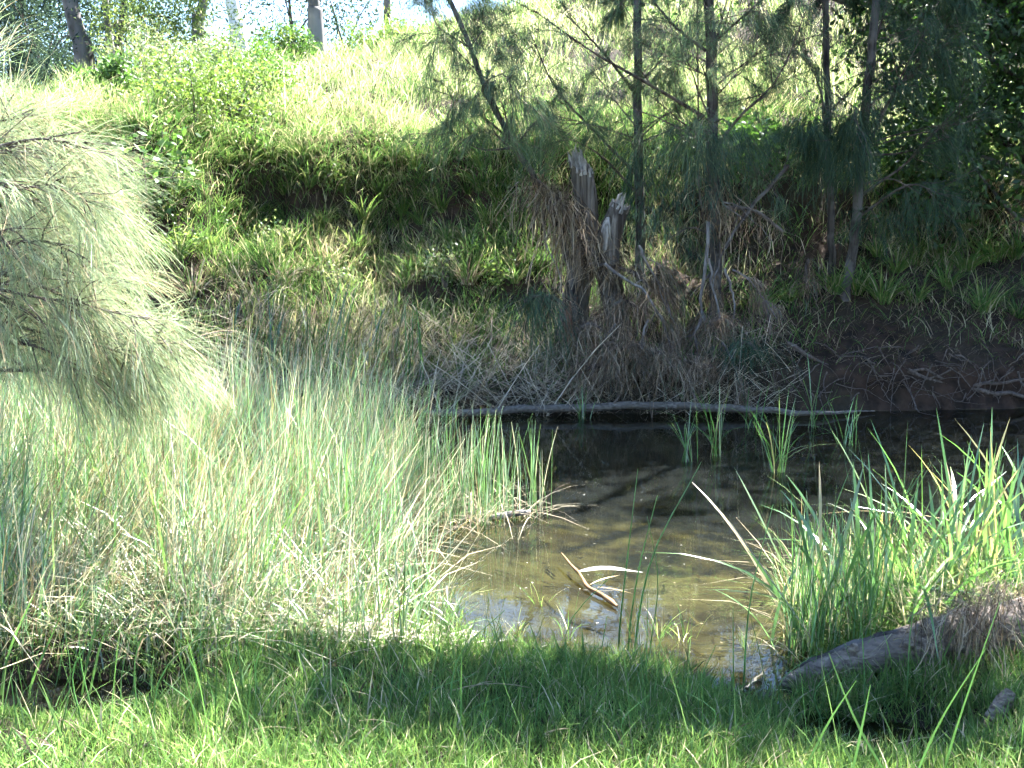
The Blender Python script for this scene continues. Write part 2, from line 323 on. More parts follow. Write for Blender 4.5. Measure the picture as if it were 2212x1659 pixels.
# far bank and hill grass
mb = MB()
def dbank(x, y):
    d = y-yfar(x); n = .5*fbm(x*1.1, y*1.1, 52)+.5*fbm(x*2.8, y*2.8, 56)
    right = sst(1.2, 3.5, x)
    return np.where(d > .35, 1, 0)*np.clip((n-.34)*4, .03, 1)*(1-.62*right*sst(4.2, 2.0, d))*(1-.5*sst(.2, 2.2, x)*sst(3.5, 1, d))*np.where((d > 1.65) & (d < 2.05), .35, 1)
b = scatter(150000, -9, 7.6, 10.3, 16.5, dbank); N_ = len(b)
n = fbm(b[:, 0]*.9+5, b[:, 1]*.9, 63)
lush = np.clip((n-.35)*3, 0, 1)
L_ = U(.10, .42, N_)*(.55+.9*fbm(b[:, 0]*1.1, b[:, 1]*1.1, 52))
W = np.stack([.25+.3*lush, .12+.3*lush, .12+0*n, .4*(1-lush)+.12, .25*(1-lush)+.06], 1)
blades(mb, b, L_, U(.006, .011, N_), U(.05, .6, N_), U(.1, .75, N_), mixcol(N_, [GREEN, FRESH, YELLOW, STRAW, BROWN], W), K=4)
# hanging fringe over the steep face
b = scatter(60000, -9, 7, 12.4, 15.6, lambda x, y: (np.abs(H(x, y)-2.5) < .42)*.9*(1-.6*sst(1, 3, x))); N_ = len(b)
blades(mb, b, U(.2, .5, N_), U(.006, .011, N_), U(.2, .7, N_), U(.4, 1.3, N_), mixcol(N_, [GREEN, FRESH, STRAW, BROWN], [.4, .3, .22, .12]), K=5, az=rng.normal(-PI/2, .8, N_))
stuff('bank_grass', mb, M['grass'], 'tangled green and straw grass on the steep far bank', 'grass')
mb = MB()
def dhill(x, y): return np.clip((fbm(x*.6, y*.6, 91)-.15)*2.4, .25, 1)*np.clip(20/np.maximum(y, 1)**1.0, .25, 1)
b = scatter(260000, -19, 18, 14.8, 36, dhill); N_ = len(b)
n = fbm(b[:, 0]*.5, b[:, 1]*.5, 95); sc = np.clip(b[:, 1]/18, .8, 2)
L_ = U(.18, .5, N_)*(.35+1.5*sst(.35, .75, fbm(b[:, 0]*1.4, b[:, 1]*1.0, 99)))
W = np.stack([.1+.3*n, .2+.3*n, .35+0*n, .55*(1-n)+.05, .1*(1-n)], 1)
blades(mb, b, L_, U(.009, .016, N_)*sc, U(.05, .5, N_), U(.1, .6, N_), mixcol(N_, [(.09, .15, .06), (.15, .22, .085), (.27, .30, .14), (.50, .46, .34), (.24, .19, .14)], W, .25), K=3)
stuff('hillside_grass', mb, M['grass'], 'long sunlit yellow green grass on the hillside', 'grass')

# rush bed on the left
RUSHC = [(.14, .235, .135), (.11, .205, .07), (.22, .30, .215), (.50, .44, .33), (.20, .15, .09)]
def rushpaths(mb, base, L_, width, leanmax=.35, wts=(.3, .2, .2, .24, .06), az=None, K=4, mat=None):
    N = len(base); lean = np.abs(rng.normal(0, leanmax*.55, N)).clip(0, .85)
    blades(mb, base, L_, width, lean, U(0, .12, N), mixcol(N, RUSHC, wts), K=K, az=az, prof=np.interp(np.linspace(0, 1, K), [0, .6, 1], [1, .85, .3]))
mb = MB()
def drush(x, y):
    s = sd_land(x, y); edge = sst(3.82, 4.12, y-.25*sst(-1.1, -.5, x)+.25*(fbm(x*2, y*0, 7)-.5)-.15*sst(-1, -2.6, x)*0)
    return (x < -.28)*edge*(np.exp(-(((x+1.72)/.5)**2+((y-3.80)/.2)**2)) < .35)*sst(-.62, -.35, s)*np.clip((.5*fbm(x*1.7, y*1.7, 17)+.5*fbm(x*3.6, y*3.6, 19)-.33)*4.5, .06, 1)*sst(-.25, -.7, x+.12*(y-4.8))
b = scatter(42000, -5.2, 0.2, 3.95, 9.0, drush, .12); b[:, 2] = np.maximum(b[:, 2], -.05); N_ = len(b)
cn = fbm(b[:, 0]*1.3, b[:, 1]*1.3, 118)
rushpaths(mb, b, U(.3, .85, N_)*(.35+.95*sst(.25, .75, fbm(b[:, 0]*2.4, b[:, 1]*2.4, 18)))*(.62+.38*sst(4.1, 5.4, b[:, 1])), U(.0035, .0068, N_), .75, np.stack([.28+.2*cn, .36*cn, .14+0*cn, .45*(1-cn)+.06, .22*(1-cn)+.06], 1), az=rng.normal(.2, 1.3, N_)+3*(fbm(b[:, 0]*3, b[:, 1]*3, 119)-.5))
b = scatter(3200, -5.2, 0.1, 4.1, 8.6, drush, .12); N_ = len(b)
blades(mb, b, U(.6, 1.05, N_), U(.0035, .0055, N_), U(.35, .75, N_), U(0, .1, N_), mixcol(N_, [(.20, .15, .08), (.28, .22, .12), (.5, .44, .32)], [.4, .3, .3]), K=3, az=rng.normal(.25, .5, N_))
b = scatter(900, -5.0, 0.1, 4.2, 8.8, drush, .12); N_ = len(b)
blades(mb, b, U(.5, .95, N_), U(.007, .012, N_), U(.05, .4, N_), U(0, .3, N_), mixcol(N_, [(.11, .21, .06), (.15, .26, .07), (.20, .27, .10)], [.4, .4, .2]), K=5)
# dry litter and green understorey between the stems
b = scatter(20000, -5.2, 0.1, 3.9, 8.8, drush, .12); b[:, 2] = np.maximum(b[:, 2], .0); N_ = len(b)
blades(mb, b, U(.15, .5, N_), U(.004, .008, N_), U(.3, .9, N_), U(.2, .9, N_), mixcol(N_, [STRAW, (.46, .38, .25), BROWN, FRESH, GREEN], [.32, .2, .12, .2, .16]), K=4)
b = scatter(16000, -5.0, .2, 3.85, 6.4, lambda x, y: (sd_land(x, y) > -.25)*(x < -.2)*sst(3.9, 4.2, y)*np.clip((fbm(x*2, y*2, 27)-.3)*4, 0, 1), .12); N_ = len(b)
blades(mb, b, U(.1, .28, N_), U(.004, .007, N_), U(.1, .7, N_), U(.1, .7, N_), mixcol(N_, [GREEN, FRESH, YELLOW], [.4, .45, .15]), K=4)
stuff('rush_bed', mb, M['rush'], 'dense bed of pale green rushes and straw litter on the left bank', 'rushes')

# ------------------------------------------------------------------ plants with needles and leaves
def needles(mb, O, D, n, length, width, droop, col, spread=.5, K=4, tipcol=None):
    """n drooping needles from each origin O (M,3) heading D (M,3)"""
    O = np.repeat(np.asarray(O, float), n, 0); D = np.repeat(np.asarray(D, float), n, 0); N = len(O)
    O = O+rng.normal(0, .02, (N, 3)); D = D+rng.normal(0, spread, (N, 3)); D /= np.linalg.norm(D, axis=1)[:, None]+1e-9
    L_ = length*U(.55, 1.15, N); t = np.linspace(0, 1, K)[None, :, None]
    g = np.array([0, 0, -1.])[None, None]; dr = (droop*U(.6, 1.3, N))[:, None, None]
    P = O[:, None]+L_[:, None, None]*(D[:, None]*(t*(1-.35*dr*t))+g*dr*t*t*.75)
    a = U(0, 2*PI, N); side = np.stack([np.cos(a), np.sin(a), .3*np.sin(a*3)], 1)
    mb.ribbon(P, width*U(.7, 1.3, N)[:, None]*np.interp(np.linspace(0, 1, K), [0, .7, 1], [1, .8, .25])[None], col(N), side, None if tipcol is None else tipcol(N))
def leaves(mb, C, n, spread, length, width, col, droop=.3):
    """n leaf quads (folded diamonds) round each centre C"""
    C = np.repeat(np.asarray(C, float), n, 0); N = len(C)
    sp = np.asarray(spread, float); O = C+rng.normal(0, 1, (N, 3))*sp
    D = rng.normal(0, 1, (N, 3)); D[:, 2] -= droop*1.5; D /= np.linalg.norm(D, axis=1)[:, None]
    S = np.cross(D, rng.normal(0, 1, (N, 3))); S /= np.linalg.norm(S, axis=1)[:, None]+1e-9
    L_ = (length*U(.6, 1.3, N))[:, None]; W_ = (width*U(.7, 1.2, N))[:, None]
    v = np.stack([O, O+D*L_*.45+S*W_*.5, O+D*L_, O+D*L_*.45-S*W_*.5], 1)
    q = (np.arange(N)*4)[:, None]+np.arange(4)[None]
    mb.add(v, q, np.repeat(col(N), 4, 0))
def needlecol(cols, w): return lambda n: mixcol(n, cols, w, .15)
NG = needlecol([(.095, .140, .085), (.13, .175, .105), (.07, .11, .075), (.18, .16, .10)], [.4, .3, .22, .08])
DK = needlecol([(.05, .085, .07), (.07, .11, .09), (.09, .12, .075)], [.4, .35, .25])  # darker needle mix: shade of the hanging clumps put into the colour
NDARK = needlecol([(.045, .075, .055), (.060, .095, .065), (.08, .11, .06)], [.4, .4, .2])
NLIT = needlecol([(.27, .335, .20), (.335, .385, .265), (.38, .385, .24), (.48, .37, .25), (.18, .25, .14)], [.3, .28, .16, .12, .14])  # pale needle mix: sunlight on the sapling put into the colour
NDEAD = needlecol([(.16, .12, .088), (.24, .19, .145), (.095, .073, .055), (.085, .10, .075)], [.4, .3, .2, .1])

def branch_path(p0, d, L_, n=7, up=.15, wob=.12):
    d = np.asarray(d, float); d = d/np.linalg.norm(d); P = [np.asarray(p0, float)]
    for k in range(n-1):
        d = d+rng.normal(0, wob/n*2, 3)+np.array([0, 0, up/n]); d /= np.linalg.norm(d); P.append(P[-1]+d*L_/(n-1))
    return np.array(P)
def path_at(P, u):
    f = np.clip(np.asarray(u)*(len(P)-1), 0, len(P)-1.001); i = f.astype(int); t = (f-i)[:, None]; return P[i]*(1-t)+P[i+1]*t, P[i+1]-P[i]

def sheoak(label, trunk, r0, r1, branches=(), nrand=18, u0=.45, crown=1.0, nd=30, side=0, cols=NG, group='she-oaks on the far bank', seed=1, topz=7.0, sprayfrom=.35, nwid=.0045, blen=(.8, 1.7), clumps=()):
    """slender she-oak: trunk, main branches, drooping needle crown"""
    global rng
    rng = np.random.default_rng(seed)
    base = np.array(trunk[0], float); root = thing('sheoak_tree', base, label, 'tree', group)
    P = [np.array(p, float) for p in trunk]
    if P[-1][2] < topz:
        d = P[-1]-P[-2]; d /= np.linalg.norm(d); P.append(P[-1]+d*(topz-P[-1][2])/max(d[2], .4))
    P = smooth_path(P, 26); P[1:-1] += rng.normal(0, .008, (24, 3)); P[0][2] -= .12
    m = MB(); rad = np.linspace(1, 0, 26)**.8*(r0-r1)+r1; rad[0] *= 1.5; rad[1] *= 1.15
    m.tube(P, rad, 10, (.2, .2, .2), .07); m.build('trunk', M['bark_oak'], root)
    cr = MB()
    def dress(B, r, dens):
        m = MB(); tw = MB(); m.tube(B, np.linspace(r, r*.25, len(B)), 5, (.2, .2, .2), .1)
        nt_ = max(3, int(9*dens)); u = U(.3, 1, nt_); o, d = path_at(B, u)
        SO, SD = [], []
        for k in range(nt_):
            dd = d[k]/np.linalg.norm(d[k])+rng.normal(0, .75, 3); dd /= np.linalg.norm(dd); l = U(.25, .6)
            T = branch_path(o[k], dd, l, 5, -.25, .4); tw.tube(T, np.linspace(r*.3, .003, 5), 3, (.2, .2, .2), cap=False)
            oo, d2 = path_at(T, U(sprayfrom, 1, 4)); SO.append(oo); SD.append(d2/np.linalg.norm(d2, axis=1)[:, None])
        sub(tw, 'twigs', M['bark_twig'], m.build('branch', M['bark_twig'], root), kind='stuff')
        dens = dens*((.32 if cols is NDARK else .42) if B[:, 2].mean() < 4.0 else 1.4)
        oo, d2 = path_at(B, np.array([.85, 1.])); SO.append(oo); SD.append(d2/np.linalg.norm(d2, axis=1)[:, None])
        needles(cr, np.vstack(SO), np.vstack(SD), max(4, int(nd*dens)), .27, nwid, .75, cols, .36, 3 if np.mean(B[:, 2]) > 4.3 else 4)
    for pts, r in branches:
        dress(smooth_path(pts, 9), r, 1.0*crown)
    for k in range(nrand):
        u = U(u0, .98); o, d = path_at(P, np.array([u])); a = U(0, 2*PI); 
        if side and rng.random() < .5: a = 0 if side > 0 else PI; a += rng.normal(0, .5)
        dd = np.array([math.cos(a), math.sin(a), U(.35, 1.1)]); l = U(*blen)*(1.15-.6*u)
        dress(branch_path(o[0], dd, l, 7, -.2, .25), max(.006, r0*.3*(1.1-u)), crown)
    for (cx, cy_, cY, sx, sz, n) in clumps:
        c = at(cx, cy_, cY); o, _ = path_at(P, np.array([.3])); j = np.argmin(np.abs(P[:, 2]-c[2]-.1)); B = smooth_path([P[j], (P[j]+c)/2+np.array([0, 0, .12]), c], 6)
        m = MB(); m.tube(B, np.linspace(.012, .004, 6), 4, (.2, .2, .2), .1); m.build('branch', M['bark_twig'], root)
        k = n//10; O_ = c+rng.normal(0, 1, (k, 3))*np.array([sx, sx*.7, sz]); D_ = (O_-c)+np.array([0, 0, -.12]); D_ /= np.linalg.norm(D_, axis=1)[:, None]
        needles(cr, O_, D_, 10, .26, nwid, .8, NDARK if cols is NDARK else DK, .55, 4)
    cr.build('crown', M['needle'], root, kind='stuff')
    return root
def A(pts, Y): return [at(x, y, Y if not isinstance(Y, (list, tuple)) else Y[i]) for i, (x, y) in enumerate(pts)]
def g0(px, Y): p = at(px, 500, Y); return np.array([p[0], Y, float(H(p[0], Y))])

YA = 11.2
sheoak('tall straight she-oak with pale sunlit patch on its trunk, nearest to the water',
       [g0(1548, YA)]+A([(1545, 640), (1543, 480), (1540, 270), (1535, 0)], YA), .068, .045,
       [(A([(1520, 252), (1400, 180), (1280, 112), (1150, 20)], [YA, YA-.1, YA-.2, YA-.4]), .022), (A([(1525, 110), (1450, 50), (1380, -40)], [YA, YA-.2, YA-.4]), .018),
        (A([(1545, 320), (1600, 250), (1680, 170), (1742, 20)], [YA, YA-.2, YA-.3, YA-.3]), .02), (A([(1545, 90), (1600, 40), (1680, -30)], [YA, YA-.2, YA-.3]), .016),
        (A([(1545, 560), (1512, 430), (1508, 200), (1507, -60)], YA), .016), (A([(1545, 520), (1620, 450), (1705, 356)], [YA, YA-.1, YA-.3]), .022),
        (A([(1540, 300), (1500, 270), (1470, 300)], [YA, YA-.35, YA-.5]), .012), (A([(1545, 95), (1560, 40), (1580, -40)], YA), .016)],
       26, .5, 1.1, 24, 0, NG, seed=3, topz=8.2, clumps=[(1500, 300, 10.7, .14, .12, 420), (1525, 340, 10.7, .12, .15, 420), (1470, 420, 11.0, .2, .3, 260), (1590, 300, 10.9, .14, .1, 400), (1440, 520, 11.2, .2, .3, 220)])
YB = 12.0
sheoak('slim pale she-oak with broken white side limbs, left of the tallest trunk',
       [g0(1385, YB)]+A([(1384, 560), (1380, 300), (1378, 0)], YB), .06, .035,
       [(A([(1378, 380), (1290, 290), (1200, 190), (1150, 80)], [YB, YB-.1, YB-.3, YB-.4]), .02), (A([(1378, 300), (1280, 270), (1200, 250)], [YB, YB-.3, YB-.6]), .014),
        (A([(1380, 180), (1410, 150), (1440, 120)], [YB, YB-.2, YB-.3]), .018), (A([(1378, 420), (1290, 330), (1190, 285)], [YB, YB-.4, YB-.6]), .016),
        (A([(1378, 210), (1300, 110), (1220, 30)], [YB, YB-.4, YB-.7]), .018)],
       18, .45, 1.0, 24, 0, NG, seed=5, topz=7.4, clumps=[(1400, 420, 11.6, .2, .25, 300), (1380, 330, 11.7, .15, .12, 500), (1420, 480, 11.6, .2, .3, 260)])
YC = 11.9
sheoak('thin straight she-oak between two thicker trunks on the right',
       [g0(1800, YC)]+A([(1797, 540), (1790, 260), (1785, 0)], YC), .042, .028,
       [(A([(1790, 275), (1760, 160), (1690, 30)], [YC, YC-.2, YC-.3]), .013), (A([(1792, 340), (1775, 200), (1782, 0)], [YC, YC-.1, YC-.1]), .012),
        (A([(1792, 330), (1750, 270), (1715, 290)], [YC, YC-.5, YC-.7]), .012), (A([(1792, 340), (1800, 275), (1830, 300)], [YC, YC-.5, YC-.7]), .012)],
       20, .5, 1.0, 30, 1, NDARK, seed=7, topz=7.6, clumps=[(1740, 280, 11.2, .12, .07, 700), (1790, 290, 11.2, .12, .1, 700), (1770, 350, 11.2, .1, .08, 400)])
YD = 11.6
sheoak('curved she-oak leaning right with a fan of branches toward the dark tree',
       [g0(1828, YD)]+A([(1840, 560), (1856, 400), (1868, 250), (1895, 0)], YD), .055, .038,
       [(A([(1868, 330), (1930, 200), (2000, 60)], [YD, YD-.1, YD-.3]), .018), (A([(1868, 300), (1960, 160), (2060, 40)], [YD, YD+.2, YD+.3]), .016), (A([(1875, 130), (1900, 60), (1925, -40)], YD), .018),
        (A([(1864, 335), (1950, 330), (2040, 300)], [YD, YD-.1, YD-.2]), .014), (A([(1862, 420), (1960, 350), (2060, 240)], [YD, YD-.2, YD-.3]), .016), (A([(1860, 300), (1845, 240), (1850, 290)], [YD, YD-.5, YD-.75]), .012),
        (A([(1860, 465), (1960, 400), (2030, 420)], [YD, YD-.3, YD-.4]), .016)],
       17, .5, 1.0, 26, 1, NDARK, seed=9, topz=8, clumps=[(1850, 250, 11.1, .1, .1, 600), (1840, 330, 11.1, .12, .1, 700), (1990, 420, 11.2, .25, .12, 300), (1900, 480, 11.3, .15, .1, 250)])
YE = 11.0
sheoak('slender she-oak stem leaning far left with a bright drooping needle cluster',
       [g0(1250, YE)]+A([(1235, 600), (1200, 470), (1150, 375), (1090, 280), (1040, 170), (972, 0)], [YE, YE, YE-.05, YE-.1, YE-.15, YE-.2]), .036, .019,
       [(A([(1075, 245), (1040, 190), (1090, 160), (1110, 210)], [YE-.1, YE-.5, YE-.8, YE-.9]), .012), (A([(1100, 300), (1040, 250), (960, 200)], [YE, YE-.2, YE-.3]), .012), (A([(1110, 320), (1030, 320), (950, 260)], [YE, YE-.2, YE-.3]), .012),
        (A([(1085, 260), (1060, 200), (1050, 160)], [YE-.1, YE-.5, YE-.6]), .012), (A([(1100, 300), (1090, 240), (1070, 200)], [YE-.1, YE-.5, YE-.7]), .012), (A([(1120, 330), (1080, 300), (1050, 260)], [YE-.1, YE-.3, YE-.6]), .01),
        (A([(1010, 100), (950, 60), (930, 20)], [YE-.1, YE-.2, YE-.3]), .01), (A([(1110, 320), (1160, 260), (1190, 250)], [YE, YE-.2, YE-.3]), .01)],
       8, .6, 1.0, 34, 0, NG, seed=12, topz=4.8, blen=(.4, .8))

# she-oak sapling leaning in from the left edge
rng = np.random.default_rng(21)
YL = 5.4
root = thing('sheoak_sapling', (-3.15, YL+.1, float(H(-3.15, YL+.1))), 'sunlit feathery she-oak sapling reaching in from the left edge', 'tree')
m = MB(); tp = smooth_path([(-3.15, YL+.1, -.05), (-3.05, YL, 1.0), (-2.95, YL-.05, 2.0), (-2.75, YL-.1, 3.0), (-2.6, YL, 3.7)], 18); m.tube(tp, np.linspace(.045, .008, 18), 8, (.2, .2, .2), .06); m.build('trunk', M['bark_oak'], root)
cr = MB()
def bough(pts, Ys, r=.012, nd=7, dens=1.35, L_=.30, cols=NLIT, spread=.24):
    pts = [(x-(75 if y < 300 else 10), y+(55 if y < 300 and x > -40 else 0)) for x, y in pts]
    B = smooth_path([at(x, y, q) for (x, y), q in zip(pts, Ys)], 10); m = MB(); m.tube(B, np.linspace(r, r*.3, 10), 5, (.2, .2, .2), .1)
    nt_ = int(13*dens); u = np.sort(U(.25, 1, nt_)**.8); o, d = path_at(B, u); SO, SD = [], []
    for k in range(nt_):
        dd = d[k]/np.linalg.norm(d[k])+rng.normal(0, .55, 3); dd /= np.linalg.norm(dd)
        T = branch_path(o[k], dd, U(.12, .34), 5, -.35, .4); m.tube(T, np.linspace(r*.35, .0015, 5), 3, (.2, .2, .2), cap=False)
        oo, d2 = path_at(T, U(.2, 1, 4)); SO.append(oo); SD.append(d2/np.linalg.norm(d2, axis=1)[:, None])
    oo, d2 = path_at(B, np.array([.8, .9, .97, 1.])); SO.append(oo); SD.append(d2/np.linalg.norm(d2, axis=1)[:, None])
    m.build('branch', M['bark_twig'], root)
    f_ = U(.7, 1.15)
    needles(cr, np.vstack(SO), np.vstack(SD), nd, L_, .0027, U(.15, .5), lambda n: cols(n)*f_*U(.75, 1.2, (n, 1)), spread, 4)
for pts, q in [([(-230, 330), (-60, 250), (60, 210), (150, 180)], YL-.1), ([(-230, 300), (-80, 330), (80, 260), (250, 230)], YL-.3), ([(-230, 380), (-60, 340), (80, 330), (190, 350)], YL),
               ([(-130, 330), (-60, 220), (0, 130), (60, 70)], YL), ([(-240, 450), (-60, 420), (60, 430), (170, 430)], YL-.2), ([(-240, 520), (-40, 470), (90, 480), (200, 510)], YL+.1),
               ([(-240, 600), (-60, 560), (80, 540), (170, 520)], YL-.1), ([(-240, 640), (-40, 600), (90, 580), (230, 610)], YL-.3), ([(-240, 640), (0, 660), (160, 690), (270, 730)], YL-.2),
               ([(-240, 700), (-30, 690), (200, 740), (420, 740)], YL-.35), ([(-200, 800), (0, 740), (180, 740), (400, 690)], YL-.3), ([(-200, 600), (0, 640), (150, 720), (330, 780)], YL-.4), ([(-200, 720), (-60, 700), (20, 700), (60, 660)], YL-.2), ([(-200, 760), (0, 740), (180, 760), (330, 770)], YL-.1), ([(-240, 250), (-120, 260), (-20, 300), (60, 360)], YL+.2),
               ([(-240, 420), (-100, 400), (20, 480), (110, 560)], YL+.2), ([(-240, 520), (-100, 560), (20, 640), (110, 690)], YL+.2), ([(-200, 700), (-60, 720), (60, 790), (140, 820)], YL),
               ([(-230, 260), (-80, 220), (40, 240), (120, 270)], YL+.15), ([(-200, 380), (-40, 330), (100, 300), (230, 330)], YL-.4), ([(-200, 470), (-40, 440), (100, 400), (210, 440)], YL-.45), ([(-200, 560), (-40, 540), (100, 520), (200, 560)], YL-.5),
               ([(-200, 640), (-40, 620), (80, 640), (190, 660)], YL-.55), ([(-200, 740), (-60, 760), (60, 740), (200, 800)], YL-.5), ([(-200, 620), (-100, 600), (-20, 620), (50, 600)], YL-.5), ([(-200, 500), (-100, 480), (-20, 500), (60, 490)], YL-.5), ([(-200, 380), (-100, 380), (-30, 390), (40, 400)], YL-.5), ([(-150, 560), (50, 600), (200, 660), (330, 690)], YL-.5), ([(-150, 420), (60, 380), (180, 360), (270, 390)], YL+.3), ([(-150, 800), (40, 800), (200, 800), (300, 830)], YL-.2),
               ([(-150, 480), (60, 500), (180, 480), (250, 500)], YL+.3), ([(-100, 640), (100, 600), (220, 560), (270, 590)], YL+.2)]:
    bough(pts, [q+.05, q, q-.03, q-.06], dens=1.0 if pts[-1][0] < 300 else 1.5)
cr.build('crown', M['needle'], root, kind='stuff')

# ------------------------------------------------------------------ broadleaf trees and shrubs
def gum(label, pts, Y, r0, r1, bark, crown=(), leafn=120, group='gum trees on the hilltop', leafcol=None, topz=None, seed=1, lsize=(.17, .045)):
    global rng
    rng = np.random.default_rng(seed)
    P = A(pts, Y); b = P[0]; b = np.array([b[0], Y, float(H(b[0], Y))]); root = thing('gum_tree', b, label, 'tree', group)
    P = [b-np.array([0, 0, .3])]+[q for q in P[1:] if q[2] > b[2]+.6]
    if len(P) == 1: P.append(b+np.array([-.15, 0, 1.6]))
    d = P[-1]-P[-2]; d /= np.linalg.norm(d); top = P[-1]+d*U(5, 6.5)+np.array([0, 0, 2.5]); P.append(top)
    P = smooth_path(P, 20); m = MB(); rad = np.linspace(r0, r1*.5, 20); rad[0] *= 1.25; m.tube(P, rad, 12, (.5, .5, .5), .05); m.build('trunk', bark, root)
    cr = MB(); lc = leafcol or needlecol([(.09, .14, .05), (.13, .19, .06), (.07, .11, .05), (.16, .19, .08)], [.35, .3, .2, .15])
    C = []
    for k in range(5):
        u = U(.7, .97); o, d = path_at(P, np.array([u])); a = U(0, 2*PI); B = branch_path(o[0], (math.cos(a), math.sin(a), U(.7, 1.5)), U(1.8, 3.2), 8, .1, .4)
        m = MB(); m.tube(B, np.linspace(r0*.35, .02, 8), 6, (.5, .5, .5), .05); m.build('limb', bark, root); C += [B[4], B[6], B[7]]
        C += [B[6]+rng.normal(0, .5, 3) for _ in range(3)]
    leaves(cr, np.array(C), leafn, .42, lsize[0], lsize[1], lc)
    for (cx, cy, cY, sx, sz, n) in crown:
        c = at(cx, cy, cY); o, _ = path_at(P, np.array([.55])); o = o[0]
        if abs(c[0]-o[0]) < 4:
            B = smooth_path([o, (o+c)/2+np.array([0, 0, .25]), c], 7); m = MB(); m.tube(B, np.linspace(.05, .012, 7), 5, (.5, .5, .5), .05); m.build('limb', bark, root)
        cc = c+rng.normal(0, 1, (max(1, n//40), 3))*np.array([sx, sx*.6, sz]); leaves(cr, cc, 40, .22, lsize[0], lsize[1], lc)
    cr.build('crown', M['gumcrown'], root, kind='stuff')
    return root
LITGUM = needlecol([(.17, .22, .08), (.22, .26, .10), (.12, .17, .06)], [.4, .3, .3])  # brighter gum leaf mix, with the sunlight put into its colour
BLUEGUM = needlecol([(.035, .058, .05), (.05, .075, .06), (.025, .04, .036)], [.4, .3, .3])
gum('stout grey gum with a shaded leaning trunk, leftmost on the hilltop', [(188, 192), (180, 110), (150, 0)], 31, .33, .27, M['bark_gum'], [(160, 60, 31, .5, .6, 500), (110, 120, 33, .6, .6, 700)], leafcol=BLUEGUM, seed=31)
gum('thin dark gum trunk just right of the stout grey gum', [(240, 185), (236, 90), (228, 0)], 31.5, .14, .11, M['bark_gum'], [(290, 60, 31, .8, .8, 1300)], leafcol=LITGUM, seed=32)
gum('shaded twin gum trunk half hidden by sunlit leaves', [(262, 185), (256, 90), (268, 0)], 32.5, .16, .12, M['bark_oak'], [(340, 90, 30, .9, .9, 1500), (380, 40, 30, .9, .6, 1200)], leafcol=LITGUM, seed=33)
gum('grey gum trunk rising behind the sunlit sapling leaves', [(428, 82), (428, 40), (440, 0)], 33, .22, .19, M['bark_gum'], [(400, 30, 31, .5, .5, 500)], leafcol=LITGUM, seed=34)
gum('bright white gum with smooth bark leaning slightly right at its foot', [(520, 108), (512, 50), (500, 0)], 31, .27, .25, M['bark_gum_white'], [], seed=35)
gum('grey barked gum standing alone on the skyline', [(684, 50), (680, 20), (677, 0)], 32.5, .26, .24, M['bark_gum'], [], seed=36)
gum('short gum trunk at the right end of the skyline row', [(838, 12), (836, 0)], 33, .15, .14, M['bark_gum'], [], seed=37)

def sapling(label, base, hgt, spread, n, cols, lsize, group, seed, cat='shrub', name='leafy_shrub', stems=6, mat='leaf', lsp=.10, sinkz=.05):
    global rng
    rng = np.random.default_rng(seed)
    base = np.array(base, float); root = thing(name, base, label, cat, group); cr = MB(); C = []
    for k in range(stems):
        a = U(0, 2*PI); B = branch_path(base-np.array([0, 0, sinkz]), (math.cos(a)*U(.1, 1)*spread/hgt, math.sin(a)*U(.1, 1)*spread/hgt, 1), hgt*U(.7, 1.1), 9, .05, .5)
        m = MB(); m.tube(B, np.linspace(.02*hgt**.5, .004, 9), 5, (.2, .2, .2), .1); m.build('stem', M['bark_twig'], root)
        for u in U(.25, 1, 8):
            o, d = path_at(B, np.array([u])); C.append(o[0]+rng.normal(0, spread*.28, 3)*np.array([1, 1, .6]))
    C = np.array(C); C[:, 2] = np.maximum(C[:, 2], base[2]+.05); leaves(cr, C, max(3, n//len(C)), lsp*hgt**.5, lsize[0], lsize[1], cols)
    cr.build('foliage', M[mat], root, kind='stuff'); return root
SHRUB = needlecol([(.10, .16, .04), (.15, .21, .06), (.07, .12, .035), (.20, .24, .08)], [.35, .3, .2, .15])
PALE = needlecol([(.15, .19, .10), (.20, .235, .14), (.10, .15, .07), (.27, .25, .19)], [.35, .25, .25, .15])
GLOSS = needlecol([(.07, .14, .035), (.10, .19, .05), (.05, .10, .03)], [.4, .35, .25])
def sg(px, py, y0=10.4): return onground(px, py, y0)
SH = 'shrubs scattered on the hillside'
